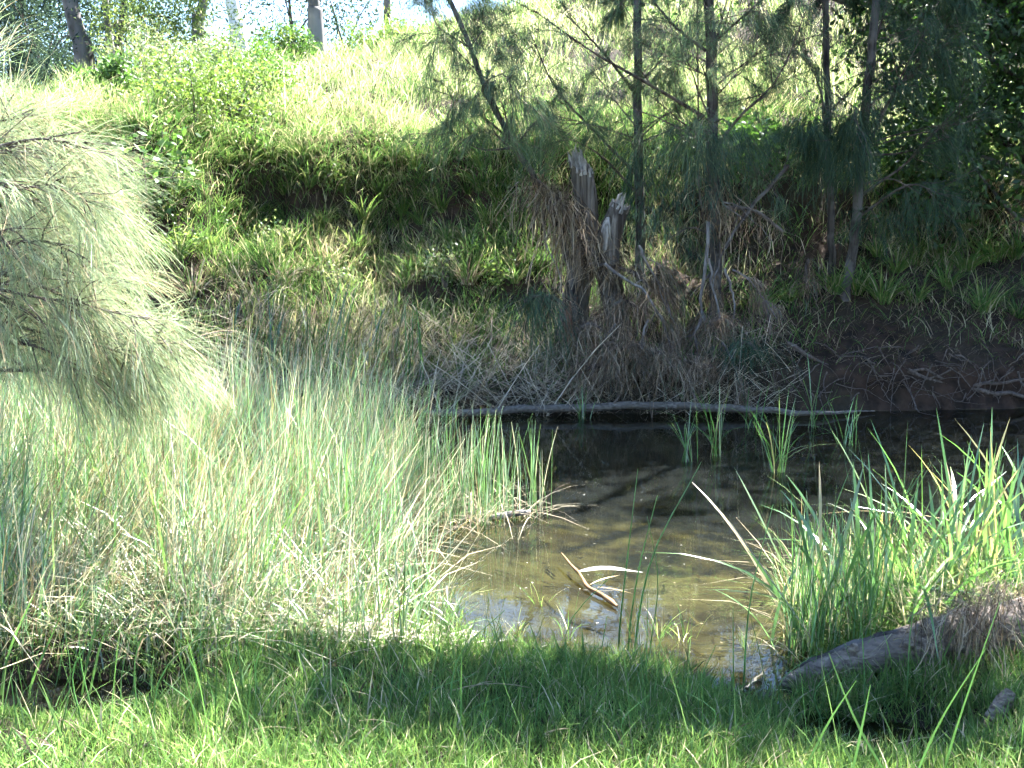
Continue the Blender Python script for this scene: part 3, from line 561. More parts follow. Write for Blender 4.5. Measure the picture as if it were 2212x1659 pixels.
for lab, px, py, hgt, sp, n, c, sd_, ls in [
    ('large pale leafy shrub below the white gum', 470, 185, 1.1, 1.0, 4200, PALE, 41, (.08, .022)), ('tall pale sapling thicket right of the stout gum', 340, 200, 1.3, .5, 2600, PALE, 42, (.08, .022)),
    ('wispy pale shrub under the leaning gum saplings', 400, 235, 1.0, .9, 3800, PALE, 43, (.08, .02)), ('round green shrub halfway down the left hillside', 500, 265, 1.0, .8, 3600, SHRUB, 44, (.07, .025)),
    ('dark green shrub in the hollow of the left hillside', 590, 215, .9, .7, 2600, GLOSS, 45, (.07, .025)), ('low pale bush on the skyline beside the lone gum', 600, 100, .8, 1.2, 1500, SHRUB, 46, (.13, .04)),
    ('dark bush at the foot of the lone skyline gum', 650, 68, .9, .9, 1500, GLOSS, 47, (.13, .04)), ('bushy shrub at the right end of the skyline', 800, 75, 1.0, 1.3, 2400, SHRUB, 48, (.12, .035)),
    ('green bush left of the path on the upper hillside', 420, 275, .9, .9, 3600, SHRUB, 49, (.07, .022)), ('dark shrub filling the base of the twin gums', 262, 205, .7, .5, 1600, GLOSS, 50, (.15, .05)),
    ('small dark shrub left of the white gum foot', 480, 110, 1.0, .6, 900, GLOSS, 51, (.13, .04)), ('tall bush on the skyline above the sunny slope', 880, 45, .8, 1.2, 1200, SHRUB, 52, (.12, .035))]:
    sapling(lab, sg(px, py), hgt, sp, n, c, ls, SH, sd_)
sapling('broad leaved glossy shrub at the left end of the bank crest', sg(320, 470), .95, .5, 900, GLOSS, (.10, .06), None, 61, lsp=.08)
sapling('glossy leafed shrub behind the tallest she-oak trunk', sg(1640, 380), .9, .6, 1100, GLOSS, (.10, .055), None, 62)
sapling('small leafy shrub right of the broken stump', sg(1480, 350), .6, .5, 700, GLOSS, (.08, .04), None, 63)
sapling('green leafy shrub under the curved she-oak', sg(1930, 400), .8, .7, 1000, GLOSS, (.08, .04), None, 64)
sapling('dark leafy shrub hanging over the right bank', sg(2080, 330), 1.4, 1.0, 1800, GLOSS, (.09, .04), None, 65)

def bigtree(name, label, base, hgt, r, clumps, n, cols, ls, seed, group=None, sp=.45, mat='leaf', limbs=8, bark='bark_oak'):
    """trunk, limbs to leaf clumps [(dx, dy, z, rx)]"""
    global rng
    rng = np.random.default_rng(seed)
    base = np.array(base, float); root = thing(name, base, label, 'tree', group)
    T = branch_path(base-np.array([0, 0, .3]), (0, 0, 1), hgt*.8, 14, 0, .4); m = MB(); m.tube(T, np.linspace(r, r*.25, 14), 9, (.2, .2, .2), .06); m.build('trunk', M[bark], root)
    cr = MB(); C = []
    for k, (dx, dy, z, rx) in enumerate(clumps):
        c = base+np.array([dx, dy, z]); 
        if k < limbs:
            u = np.clip((z/hgt)*.75, .15, .95); o, _ = path_at(T, np.array([u])); B = smooth_path([o[0], (o[0]+c)/2+rng.normal(0, .15, 3)+np.array([0, 0, .1*hgt/8]), c], 8)
            m = MB(); m.tube(B, np.linspace(r*.25, .008, 8), 6, (.2, .2, .2), .08); m.build('limb', M[bark], root)
        C += [c+rng.normal(0, 1, 3)*np.array([rx, rx, rx*.6]) for _ in range(9)]
    C = np.array(C); leaves(cr, C, max(2, n//len(C)), sp, ls[0], ls[1], cols); cr.build('crown', M[mat], root, kind='stuff'); return root
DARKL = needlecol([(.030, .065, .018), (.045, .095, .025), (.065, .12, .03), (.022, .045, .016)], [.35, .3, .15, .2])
r2_ = np.random.default_rng(70)
cl = []
for k in range(34):
    cl.append((r2_.uniform(-2.4, 2.2), r2_.uniform(-1.6, 2.0), r2_.uniform(1.1, 6.5), r2_.uniform(.35, .6)))
for k in range(46): cl.append((r2_.uniform(-5.6, 1.5), r2_.uniform(-1.4, 3.0), r2_.uniform(2.6, 5.6), r2_.uniform(.4, .6)))  # wide crown above the view, added to shade the right bank
for k in range(18): cl.append((r2_.uniform(-7.7, -5.4), r2_.uniform(-.6, 1.3), r2_.uniform(2.7, 4.8), r2_.uniform(.4, .6)))  # far left clumps out of view, added to shade the lower slope
for k in range(30): cl.append((r2_.uniform(-2.3, .3), r2_.uniform(-1.3, .3), r2_.uniform(-.5, 2.1), r2_.uniform(.25, .42)))
lift = 2.6-float(H(6.9, 13.6)); cl = [(a, b, c+lift+(.25 if a < -3 else 0), d) for a, b, c, d in cl]
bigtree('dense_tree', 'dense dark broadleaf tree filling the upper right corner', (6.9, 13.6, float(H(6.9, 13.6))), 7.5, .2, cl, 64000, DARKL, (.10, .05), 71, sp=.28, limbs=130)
# tree leaning over the creek from beyond the right edge: its boughs shade the near lawn
cl = []
for k in range(26):
    cl.append((r2_.uniform(-5.9, -2.6), r2_.uniform(-.42, -.12), r2_.uniform(4.7, 5.0), .14))
for k in range(8): cl.append((r2_.uniform(-2.0, .5), r2_.uniform(-.6, 1.0), r2_.uniform(4.2, 6), .5))
cl = [(a, b+2.2, c-.45, d) for a, b, c, d in cl]
bigtree('overhanging_tree', 'broadleaf tree leaning over the creek from beyond the right edge', (6.0, 4.5, float(H(6.0, 4.5))), 5.6, .16, cl, 9000, DARKL, (.11, .05), 72, sp=.2, limbs=14)
# trees beyond the ridge on the left
for k, (px, py, Y, hgt, lab) in enumerate([(20, 250, 44, 8.5, 'bluish leafy tree beyond the ridge at the far left'), (95, 260, 41, 7.0, 'bluish tree beyond the ridge left of the stout gum'), (140, 240, 47, 8, 'hazy tree behind the stout gum trunk'),
                                           (300, 200, 46, 8, 'tree crown behind the twin gum trunks beyond the ridge'), (640, 60, 44, 7, 'thin forked tree behind the ridge left of the lone gum'), (760, 40, 50, 8, 'thin leafed tree beyond the ridge right of the lone gum')]):
    b = at(px, py, Y); b[2] = float(H(b[0], Y)); rr = np.random.default_rng(80+k)
    thin = .4 if px > 500 else 1
    cl = [(rr.uniform(-2, 2), rr.uniform(-1.5, 1.5), rr.uniform(.25, 1)*hgt, rr.uniform(.5, .9)) for _ in range(22)]
    bigtree('distant_tree', lab, b, hgt, .16, cl, int(9000*thin), BLUEGUM, (.22, .07), 90+k, 'trees beyond the ridge', sp=.5, mat='gumcrown', limbs=9)

# ------------------------------------------------------------------ stumps, logs, dead wood on the far bank
rng = np.random.default_rng(101)
def stump(name, label, pts, Y, radii, mat, cat='stump', jag=.10, top=None, n=14):
    P = smooth_path(A(pts, Y), 14); g = float(H(P[0][0], P[0][1])); P[0][2] = min(P[0][2], g-.1)
    root = thing(name, (P[0][0], P[0][1], g), label, cat); rad = np.interp(np.linspace(0, 1, 14), np.linspace(0, 1, len(radii)), radii)
    th = np.arange(n)*2*PI/n; flute = 1+.14*np.sin(th*3+1)+.09*np.sin(th*5)+U(-.06, .06, n)
    t = np.gradient(P, axis=0); t /= np.linalg.norm(t, axis=1)[:, None]; a = np.cross(t, (0, 1., 0)); a /= np.linalg.norm(a, axis=1)[:, None]; b = np.cross(t, a)
    v = P[:, None]+(rad[:, None]*flute[None])[..., None]*(np.cos(th)[None, :, None]*a[:, None]+np.sin(th)[None, :, None]*b[:, None])
    j = jag*(.5+.5*np.sin(th+2.6))+U(0, jag*.5, n); v[-1] += t[-1][None]*j[:, None]; v[-2] += t[-2][None]*j[:, None]*.4
    m = MB(); i = np.arange(13)[:, None]*n; jj = np.arange(n)[None]; j2 = (jj+1) % n
    m.add(v, np.stack([i+jj, i+j2, i+n+j2, i+n+jj], -1), (.3, .3, .3)); m.build('trunk', mat, root, smooth=False)
    # broken top: splintered hollow
    m = MB(); c = v[-1].mean(0)-t[-1]*rad[-1]*.8; inner = c+(v[-1]-v[-1].mean(0))*.45+t[-1]*U(-.02, .03, n)[:, None]
    vv = np.vstack([v[-1], inner, c[None]]); q = [[k, (k+1) % n, n+(k+1) % n, n+k] for k in range(n)]+[[n+k, n+(k+1) % n, 2*n, 2*n] for k in range(n)]
    m.add(vv, q, (.5, .5, .5))
    for k in range(n):                                   # splinters standing along the break
        if rng.random() < .75:
            b0 = v[-1][k]*.9+v[-1].mean(0)*.1; hh = U(.02, .09)*(1.3 if j[k] > jag*.8 else .6)
            m.tube(np.array([b0-t[-1]*.05, b0+t[-1]*hh*.5+rng.normal(0, .006, 3), b0+t[-1]*hh+rng.normal(0, .012, 3)]), [.02, .012, .003], 4, (.5, .5, .5), .35)
    m.build('broken_top', M['wood_pale'], root, smooth=False)
    return root
s1 = stump('broken_stump', 'tall weathered broken stump with white splintered top', [(1235, 745), (1245, 650), (1262, 540), (1268, 450), (1260, 385)], 11.25, [.17, .12, .115, .105, .10], M['wood_stump'], jag=.2)
m = MB(); m.tube(smooth_path(A([(1238, 740), (1232, 690), (1242, 640)], [11.06, 11.08, 11.12]), 6), [.07, .06, .03], 7, (.3, .3, .3), .15) if False else m.tube(smooth_path(A([(1238, 740), (1232, 690), (1242, 640)], [11.06, 11.08, 11.12]), 6), [.075, .075, .07, .06, .045, .03], 7, (.3, .3, .3), .15); m.build('rotten_side', M['wood_red'], s1, label='reddish rotten wood at the foot of the stump')
s2 = stump('broken_stump', 'leaning split stump with a pale bare wood face', [(1345, 740), (1325, 640), (1310, 550), (1322, 495), (1338, 452)], 11.05, [.12, .11, .125, .11, .085], M['wood_stump'], jag=.06)
m = MB(); m.tube(smooth_path(A([(1300, 548), (1306, 510), (1314, 470)], [10.95, 10.95, 10.98]), 5), [.02, .06, .065, .05, .02], 7, (.3, .3, .3), .1); m.build('bare_wood', M['wood_pale'], s2, label='pale split wood face')

# matted flood debris draped on the leaning stem
def drape(mb, P, n, length, width, cols, jitter=.05, K=5, out=.06, wind=.06):
    u = U(0, 1, n); o, d = path_at(np.asarray(P), u); o = o+rng.normal(0, jitter, (n, 3))*np.array([1, .7, .7])
    L_ = length*U(.12, 1.1, n)*(.5+.8*vnoise(u*9, u*0+n, 5)); t = np.linspace(0, 1, K)[None, :, None]
    s = rng.normal(0, out, (n, 3)); s[:, 2] = np.abs(s[:, 2])*.4
    P_ = o[:, None]+s[:, None]*np.sqrt(t)*2+np.array([0, 0, -1.])*L_[:, None, None]*t**1.3+rng.normal(0, wind, (n, 3))[:, None]*t*t
    P_[:, 1:-1] += rng.normal(0, .012, (n, K-2, 3)); cross = rng.random(n) < .22; dv = rng.normal(0, 1, (n, 3)); dv /= np.linalg.norm(dv, axis=1)[:, None]
    P_[cross] = (o+np.array([0, 0, -.3])*(L_*U(0, 1, n))[:, None])[cross][:, None]+dv[cross][:, None]*(L_[cross]*.45)[:, None, None]*(t-.5)
    mb.ribbon(P_, width*U(.6, 1.4, n)[:, None]*np.ones(K)[None], cols(n))
DEB = needlecol([(.20, .155, .11), (.32, .265, .20), (.13, .10, .075), (.07, .052, .04)], [.34, .25, .26, .15])
def debris(label, pts, Y, n, length, width=.008, cols=DEB, group='flood debris caught in the trees', jitter=.05, mat='straw', tubes=True, **k):
    P = smooth_path(A(pts, Y), 10); root = thing('flood_debris', P[0], label, 'debris', group); m = MB(); drape(m, P, n, length, width, cols, jitter, **k); m.build('strands', M[mat], root, kind='stuff')
    if tubes:
        m = MB(); m.tube(P, .02, 5, (.2, .2, .2), .2); m.build('core', M['bark_twig'], root)
    return root
debris('thick mat of dry flood grass slung over the leaning stem', [(1158, 388), (1195, 420), (1235, 480), (1290, 560)], 10.9, 760, .55, .008, jitter=.08, out=.08)
debris('ragged dry grass skirt hanging below the split stump', [(1270, 570), (1320, 575), (1370, 590), (1410, 630)], 10.85, 380, .42, .008, jitter=.08, out=.1)
debris('dry grass wrapped round the tallest she-oak trunk', [(1545, 395), (1550, 440), (1548, 480)], 11.1, 150, .45, .008, jitter=.06)
debris('straw tuft caught on the curved she-oak base', [(1820, 690), (1840, 700), (1825, 720)], 11.4, 90, .2, .007)
debris('straggly dead grass caught on thin side sticks', [(1570, 448), (1630, 455), (1690, 500)], 11.0, 110, .5, .005, jitter=.03)
debris('dry grass wisps hanging left of the curved she-oak', [(1745, 560), (1740, 600), (1745, 620)], 11.3, 160, .32, .006, NDEAD, mat='deadneedle')
debris('pale straw wisp hanging over the right bank edge', [(1760, 745), (1766, 760), (1772, 770)], 10.75, 90, .16, .007)
debris('brown wisp hanging from a bent twig right of the tallest trunk', [(1650, 650), (1660, 690), (1665, 720)], 10.8, 90, .16, .006, NDEAD, mat='deadneedle')
# dead branches sweeping down at the water
DB = 'dead branches sweeping down to the water'
def deadbranch(label, pts, Ys, r, twigs=5, need=0, nl=.3, bark='bark_grey'):
    P = smooth_path(A(pts, Ys), 12); P[1:-1] += rng.normal(0, .006, (10, 3)); root = thing('dead_branch', P[0], label, 'branch', DB)
    m = MB(); m.tube(P, np.linspace(r, r*.4, 12), 6, (.3, .3, .3), .1); m.build('limb', M[bark], root)
    nd_ = MB(); SO, SD = [], []
    for k in range(twigs):
        o, d = path_at(P, U(.2, .95, 1)); dd = d[0]/np.linalg.norm(d[0])+rng.normal(0, .6, 3); T = branch_path(o[0], dd, U(.2, .55), 6, -.5, .5)
        m = MB(); m.tube(T, np.linspace(r*.4, .003, 6), 4, (.3, .3, .3)); m.build('twig', M['bark_grey'], root); oo, d2 = path_at(T, U(.3, 1, 3)); SO.append(oo); SD.append(d2/np.linalg.norm(d2, axis=1)[:, None])
    if need:
        needles(nd_, np.vstack(SO), np.vstack(SD), need, nl, .005, 1.1, NDEAD, .35, 4); nd_.build('dead_needles', M['deadneedle'], root, kind='stuff')
    return root
deadbranch('pale dead branch sweeping down in front of the tallest trunk', [(1530, 479), (1526, 563), (1514, 634), (1516, 670), (1528, 710), (1575, 830)], 10.85, .02, 6, 26)
deadbranch('thin dead branch curving right beside the tallest trunk', [(1531, 558), (1540, 620), (1562, 712), (1590, 780)], 10.8, .013, 5, 26)
deadbranch('short hooked dead branch right of the tallest trunk', [(1565, 580), (1579, 620), (1586, 662), (1580, 712)], 10.75, .014, 3, 14)
deadbranch('arching dead branch reaching furthest right with a wispy tip', [(1582, 583), (1621, 608), (1655, 653), (1677, 687)], 10.7, .012, 3, 14)
deadbranch('long dead branch running from the split stump down right', [(1306, 569), (1357, 608), (1391, 628), (1413, 665), (1436, 704), (1460, 790)], 10.65, .017, 6, 26)
deadbranch('short dead branch leaning against the slim she-oak', [(1380, 530), (1396, 569), (1433, 631), (1450, 690)], 10.8, .014, 4, 20)
deadbranch('twisted dead branch near the foot of the tallest trunk', [(1514, 690), (1500, 726), (1506, 757), (1490, 820)], 10.6, .013, 5, 28)
deadbranch('dead branch dipping behind the waterline log', [(1400, 690), (1385, 730), (1390, 800), (1410, 860)], 10.45, .014, 7, 34)
deadbranch('low dead branch trailing brown needles left of the log centre', [(1330, 700), (1300, 740), (1290, 800)], 10.5, .014, 7, 34)
deadbranch('brown needled branch trailing beside the water right of centre', [(1560, 740), (1590, 790), (1600, 850)], 10.4, .012, 7, 36)
deadbranch('thin vine-like dead stem hanging left of the stump', [(1172, 468), (1183, 535), (1208, 592), (1224, 696)], 10.8, .008, 2)
deadbranch('dark diagonal dead pole crossing right of the tallest trunk', [(1703, 358), (1621, 451), (1565, 535), (1530, 600)], 10.95, .022, 2, bark='bark_oak')
deadbranch('bleached stick jutting right from the tallest trunk', [(1560, 436), (1600, 446), (1634, 456)], 10.9, .009, 1)
deadbranch('second bleached stick slanting down from the tallest trunk', [(1562, 440), (1590, 462), (1610, 476)], 10.85, .008, 1)
# wisps of dead needles
for lab, px, py, Y, n, l, cols in [('grey green needle wisp hanging left of the stump foot', 1160, 640, 10.4, 420, .62, NDARK), ('brown needle wisp hanging beside the stump foot', 1185, 640, 10.5, 260, .55, NDEAD), ('thin brown wisp in front of the stump base', 1275, 700, 10.4, 260, .55, NDEAD),
                                   ('broad brown wisp curtain above the log, left', 1320, 740, 10.35, 380, .5, NDEAD), ('broad brown wisp curtain above the log, middle', 1370, 745, 10.3, 380, .5, NDEAD), ('brown wisp clump trailing right of the middle curtain', 1425, 760, 10.25, 380, .5, NDEAD), ('low brown wisp clump reaching the log below the stumps', 1290, 790, 10.25, 360, .42, NDEAD), ('tangled brown wisps round the split stump foot', 1350, 650, 10.6, 380, .5, NDEAD), ('drooping brown wisp behind the forked dead branches', 1560, 690, 10.6, 340, .5, NDEAD), ('dense brown wisp under the twisted branch', 1480, 780, 10.35, 420, .48, NDEAD),
                                   ('brown wisp touching the log beside the tallest trunk', 1530, 790, 10.3, 420, .45, NDEAD), ('greyish needle wisp dipping to the water right of the trunk', 1610, 740, 10.4, 380, .5, NDARK)]:
    debris(lab, [(px-28, py+12), (px, py), (px+25, py+14)], Y, n, l, .0045, cols, 'hanging needle wisps', .06, 'deadneedle', True, out=.10)

# waterline log
rng = np.random.default_rng(111)
P = smooth_path([onz(905, 893, .07)]+[onz(x, y, .08) for x, y in [(1000, 887), (1150, 883), (1300, 881), (1450, 880), (1600, 882), (1750, 885)]]+[onz(1890, 888, .02)], 24); P[1:-1, 2] += rng.normal(0, .008, 22)-.02*np.sin(np.linspace(0, 9, 22)); P[1:-1, 1] += rng.normal(0, .02, 22)
root = thing('fallen_log', P[0]*[1, 1, 0], 'long thin pale log lying along the far waterline', 'log'); m = MB(); m.tube(P, np.interp(np.linspace(0, 1, 24), [0, .2, .6, .8, 1], [.026, .036, .038, .028, .005]), 10, (.3, .3, .3), .06); m.build('log_body', M['log_pale'], root)
for u in (.22, .45, .7):
    o, d = path_at(P, np.array([u])); m = MB(); m.tube(branch_path(o[0], (U(-.5, .5), -.3, .6), U(.08, .2), 4, 0, .3), [.014, .012, .009, .005], 5, (.3, .3, .3)); m.build('snag', M['log'], root)

# dead reed pile
DEADC = needlecol([(.36, .31, .24), (.46, .41, .34), (.24, .19, .14), (.15, .13, .09), (.10, .13, .06)], [.32, .24, .22, .12, .1])
root = thing('dead_reed_pile', onz(1080, 880), 'pile of fallen straw coloured reeds at the far waterline', 'reeds')
def strawpaths(n, px0, px1, y0, y1, l0, l1, elmax=.5):
    x = U(px0, px1, n); Y = U(y0, y1, n); p = np.array([at(a, 800, b) for a, b in zip(x, Y)]); p[:, 2] = np.maximum(H(p[:, 0], p[:, 1]), 0)+U(.02, .3, n)
    a = np.where(rng.random(n) < .65, rng.normal(.15, .5, n), rng.normal(PI-.3, .6, n)); el = rng.normal(.25, elmax, n); L_ = U(l0, l1, n)
    D = np.stack([np.cos(a)*np.cos(el), .5*np.sin(a)*np.cos(el), np.sin(el)], 1); t = np.linspace(-.5, .5, 4)[None, :, None]
    P = p[:, None]+D[:, None]*L_[:, None, None]*t+np.array([0, 0, -1.])*(t*t)*U(0, .25, n)[:, None, None]*L_[:, None, None]
    zmin = np.minimum(P[:, 0, 2], P[:, -1, 2]); P[..., 2] += np.maximum(.01-zmin, 0)[:, None]; return P
for k in range(110):
    m = MB(); p = strawpaths(1, 930, 1270, 10.0, 10.9, .5, 1.15); m.ribbon(p, np.array([[1, 1, .9, .5]])*U(.008, .016), DEADC(1)); m.build('dead_reed', M['straw'], root)
m = MB(); m.ribbon(strawpaths(2600, 480, 1300, 9.9, 11.4, .25, .8, .6), U(.004, .009, 2600), DEADC(2600)); m.ribbon(strawpaths(500, 1250, 1700, 10.0, 10.6, .25, .7, .5), U(.004, .008, 500), DEADC(500)); m.build('reed_litter', M['straw'], root, kind='stuff')

# exposed roots on the right bank
root = thing('exposed_roots', (4.5, 10.6, 0), 'tangle of bare roots hanging from the undercut right bank', 'roots')
def rootpath(px, py, Y, d, L_, up=-.3): return branch_path(at(px, py, Y), d, L_, 11, up, 1.2)
for k in range(90):
    px = U(1660, 2260); py = U(735, 850); x0 = at(px, py, 10.6)[0]; Y = float(yfar(x0))+U(.0, .14)-.05
    P = rootpath(px, py, Y+.05, (U(-1, 1), -.15, U(-1.2, .2)), U(.15, .8)); P[:, 2] = np.maximum(P[:, 2], .02); P[:, 1] = np.minimum(P[:, 1], yfar(P[:, 0])+.02+.12*P[:, 2])
    r = U(.002, .010); m = MB(); m.tube(P, np.linspace(r, .0012, 11), 5, (.2, .2, .2), .12); m.build('root', M['root'], root)
for pts, r in [([(1960, 800), (2080, 838), (2180, 852), (2260, 880)], .028), ([(1700, 740), (1790, 790), (1880, 830)], .022), ([(2040, 845), (2140, 828), (2240, 818)], .02), ([(1880, 815), (1990, 800), (2080, 842)], .018)]:
    P = smooth_path(A(pts, 10.45), 10)+rng.normal(0, .008, (10, 3)); m = MB(); m.tube(P, np.linspace(r, r*.6, 10), 7, (.2, .2, .2), .1); m.build('root', M['root'], root)

m = MB(); b = scatter(16000, .2, 7.4, 10.3, 14.2, lambda x, y: (y-yfar(x) > .05)*.9); n = len(b)
blades(m, b, U(.05, .3, n), U(.004, .010, n), U(.6, .95, n), U(.1, .8, n), mixcol(n, [(.16, .125, .09), (.09, .068, .05), (.26, .21, .15), (.06, .09, .03), (.09, .14, .04)], [.3, .25, .15, .15, .15]), K=4)
stuff('bank_litter', m, M['straw'], 'brown leaf litter, twigs and weeds on the shaded right bank', 'litter')
# ------------------------------------------------------------------ tussocks, reeds, cattails
rng = np.random.default_rng(131)
def tussock_mesh(n, l, w, cols, wts, mat, nm='blades', lean=.6, bend=.9, r=.06):
    m = MB(); a = U(0, 2*PI, n); rr = np.sqrt(U(0, 1, n))*r; b = np.stack([np.cos(a)*rr, np.sin(a)*rr, -.03*np.ones(n)], 1)
    blades(m, b, l*U(.5, 1.1, n), w*U(.7, 1.3, n), U(.05, lean, n), U(.1, bend, n), mixcol(n, cols, wts), K=6, az=a+rng.normal(0, .5, n)); return m.mesh(nm, mat)
TU = [tussock_mesh(90, .48, .012, [GREEN, FRESH, YELLOW, STRAW], [.3, .4, .2, .1], M['grass']) for _ in range(3)]
TW = [tussock_mesh(13, .5, .011, [GREEN, FRESH, YELLOW, STRAW], [.3, .4, .15, .15], M['grass'], lean=.5, bend=.6, r=.14) for _ in range(3)]
TD = [tussock_mesh(90, .42, .010, [GREEN, FRESH, STRAW, BROWN], [.2, .15, .4, .25], M['straw'], bend=1.3) for _ in range(2)]
def place(name, mesh, loc, rz, s, label, cat, group):
    o = bpy.data.objects.new(name, mesh); COL.objects.link(o); o.location = tuple(loc); o.rotation_euler = (0, 0, rz); o.scale = (s, s, s*U(.85, 1.15)); return tag(o, label, cat, group)
ORD = ['first', 'second', 'third', 'fourth', 'fifth', 'sixth', 'seventh', 'eighth', 'ninth', 'tenth', 'eleventh', 'twelfth', 'thirteenth', 'fourteenth', 'fifteenth', 'sixteenth', 'seventeenth', 'eighteenth', 'nineteenth', 'twentieth', 'twenty-first', 'twenty-second', 'twenty-third', 'twenty-fourth']
def ordinal(k, n): return 'leftmost' if k == 0 else 'rightmost' if k == n-1 else ORD[k]+' from the left'
def row(name, meshes, row_label, cat, group, xs_, y, jy, s0, s1):
    xs_ = sorted(xs_)
    for k, px in enumerate(xs_):
        place(name, meshes[int(rng.integers(len(meshes)))], sg(px, y+U(-jy, jy)), U(0, 6.28), U(s0, s1), row_label % ordinal(k, len(xs_)), cat, group)
def jx(a, b, n): return np.linspace(a, b, n)+U(-.4, .4, n)*(b-a)/n
GT, DT = 'green tussocks on the bank', 'dry tussocks on the bank'
row('grass_tussock', TU, 'long bladed tussock along the shaded bank crest, %s', 'grass tussock', GT, jx(400, 1150, 16), 375, 35, .7, 1.1)
row('grass_tussock', TU, 'green tussock on the shaded steep bank face, %s', 'grass tussock', GT, jx(330, 1140, 18), 440, 42, .6, 1.1)
row('grass_tussock', TU, 'bright green tussock on the sunny bank ledge, %s', 'grass tussock', GT, jx(300, 1150, 18), 525, 48, .6, 1.15)
row('grass_tussock', TU, 'green tussock hanging at the lower lip of the ledge, %s', 'grass tussock', GT, jx(650, 1120, 9), 595, 15, .6, .95)
row('dry_tussock', TD, 'pale dry drooping tussock along the lower ledge lip, %s', 'grass tussock', DT, jx(300, 1100, 16), 610, 40, .7, 1.25)
row('dry_tussock', TD, 'pale dry tussock among green ones on the bank, %s', 'grass tussock', DT, jx(380, 1120, 9), 480, 60, .6, 1.0)
row('grass_tussock', TU, 'bladed tussock high on the shaded right bank, %s', 'grass tussock', 'shaded tussocks on the right bank', jx(1880, 2200, 7), 570, 25, .7, 1.2)
row('grass_tussock', TU, 'bladed tussock low on the shaded right bank, %s', 'grass tussock', 'shaded tussocks on the right bank', jx(1650, 2190, 9), 655, 35, .7, 1.2)

for k, (px, py, lab) in enumerate([(400, 540, 'weedy leafy plant on the ledge near the sapling'), (480, 505, 'weedy plant at the left end of the sunny ledge'), (560, 560, 'leafy weed on the ledge above the small undercut'), (690, 395, 'leafy weed in the shaded face below the crest, left'), (830, 350, 'leafy weed on the bank crest above the shaded face'), (960, 620, 'leafy weed at the ledge lip right of the undercut'),
                                   (1080, 610, 'leafy weed beside the hanging needle wisp'), (1010, 345, 'leafy weed on the crest under the leaning stem'), (740, 650, 'leafy weed below the small undercut'), (610, 680, 'leafy weed among the far reeds'), (560, 330, 'leafy weed on the sunny crest, left'), (1130, 445, 'leafy weed beside the flood grass mat')]):
    sapling(lab, sg(px, py), U(.3, .55), .3, 420, [SHRUB, GLOSS, PALE][k % 3], (.05, .024), 'weeds on the far bank', 300+k, 'weed', 'weed_plant', 4)
rng = np.random.default_rng(139)
def leafblade(base, L_, width, lean, bend, az, col, tip=None, K=9):
    m = MB(); blades(m, np.array([base]), L_, width, lean, bend, np.array([col]), None if tip is None else np.array([tip]), K=K, az=np.array([az]), prof=np.interp(np.linspace(0, 1, K), [0, .15, .75, .93, 1], [.7, 1, .9, .5, .05])); return m
CATC = [(.10, .20, .07), (.13, .235, .08), (.09, .17, .085), (.17, .24, .10)]
def cattail(label, base, n, l0, l1, wid, spread, group, lean=.3, bend=.35, cols=CATC, dead=.1, name='cattail_clump', side=0):
    root = thing(name, base, label, 'reeds', group)
    for k in range(n):
        a = U(0, 2*PI); r = spread*math.sqrt(U(0, 1)); b = np.array(base)+np.array([math.cos(a)*r, math.sin(a)*r*.6, -.04]); c = np.array(cols[int(rng.integers(len(cols)))])*U(.8, 1.25)
        if rng.random() < dead: c = np.array((.40, .32, .18))*U(.7, 1.1)
        bd = U(0, bend) if rng.random() < .8 else U(.5, 1.1)
        leafblade(b, U(l0, l1), wid*U(.65, 1.15), abs(rng.normal(0, lean*.6)), bd, U(0, 2*PI) if not side else rng.normal(0 if side > 0 else PI, .9), c).build('leaf', M['cattail'], root)
    return root
# right cattail stand
CS = 'cattails in the stand at the right edge'
for px, py, n, l0, l1, lab in [(1730, 1400, 8, .45, .8, 'short thin cattail clump at the left end of the right stand'), (1790, 1395, 14, .75, 1.12, 'tall cattail clump with straight bright leaf tips, left of the stand'), (1850, 1390, 14, .7, 1.05, 'cattail clump of bright upright leaves beside the log tip'),
                               (1920, 1370, 16, .7, 1.1, 'cattail clump with an arching pale leaf behind the log'), (1990, 1350, 18, .75, 1.15, 'tall cattail clump in the middle of the right stand'), (2060, 1330, 18, .8, 1.2, 'tallest cattail clump, its tips standing above dark water'),
                               (2130, 1320, 18, .7, 1.1, 'dense sunlit cattail clump near the right edge'), (2200, 1310, 18, .75, 1.15, 'cattail clump at the very right edge of the stand'), (2110, 1250, 16, .7, 1.05, 'cattail clump at the back of the right stand'),
                               (2210, 1230, 16, .7, 1.1, 'cattail clump at the back right corner of the stand'), (1960, 1280, 10, .6, .9, 'cattail clump standing in water behind the stand')]:
    b = onz(px, py); cattail(lab, b, n+3, l0*.88, l1*.88, .0165, .17, CS, .42, .4, dead=.14)
m = MB(); n = 2600; b = np.array([onz(a, c) for a, c in zip(U(1690, 2260, n), U(1240, 1440, n)+0)]); b[:, 2] = np.maximum(H(b[:, 0], b[:, 1]), -.03)
k = rng.random(n) < np.clip((b[:, 0]-1.05)*1.6, .1, 1); b = b[k]; n = len(b)
blades(m, b, U(.12, .5, n), U(.003, .007, n), U(.1, .8, n), U(.1, .9, n), mixcol(n, [STRAW, FRESH, GREEN, (.46, .38, .25), YELLOW], [.25, .28, .22, .13, .12]), K=4)
b2 = np.array([onz(a, c) for a, c in zip(U(1700, 1900, 260), U(1330, 1450, 260))]); rushpaths(m, b2, U(.3, .62, 260), U(.004, .006, 260), .2, (.2, .6, .1, .08, .02))
stuff('reed_undergrowth', m, M['grass'], 'low mixed green and dry growth under the right cattails', 'undergrowth')

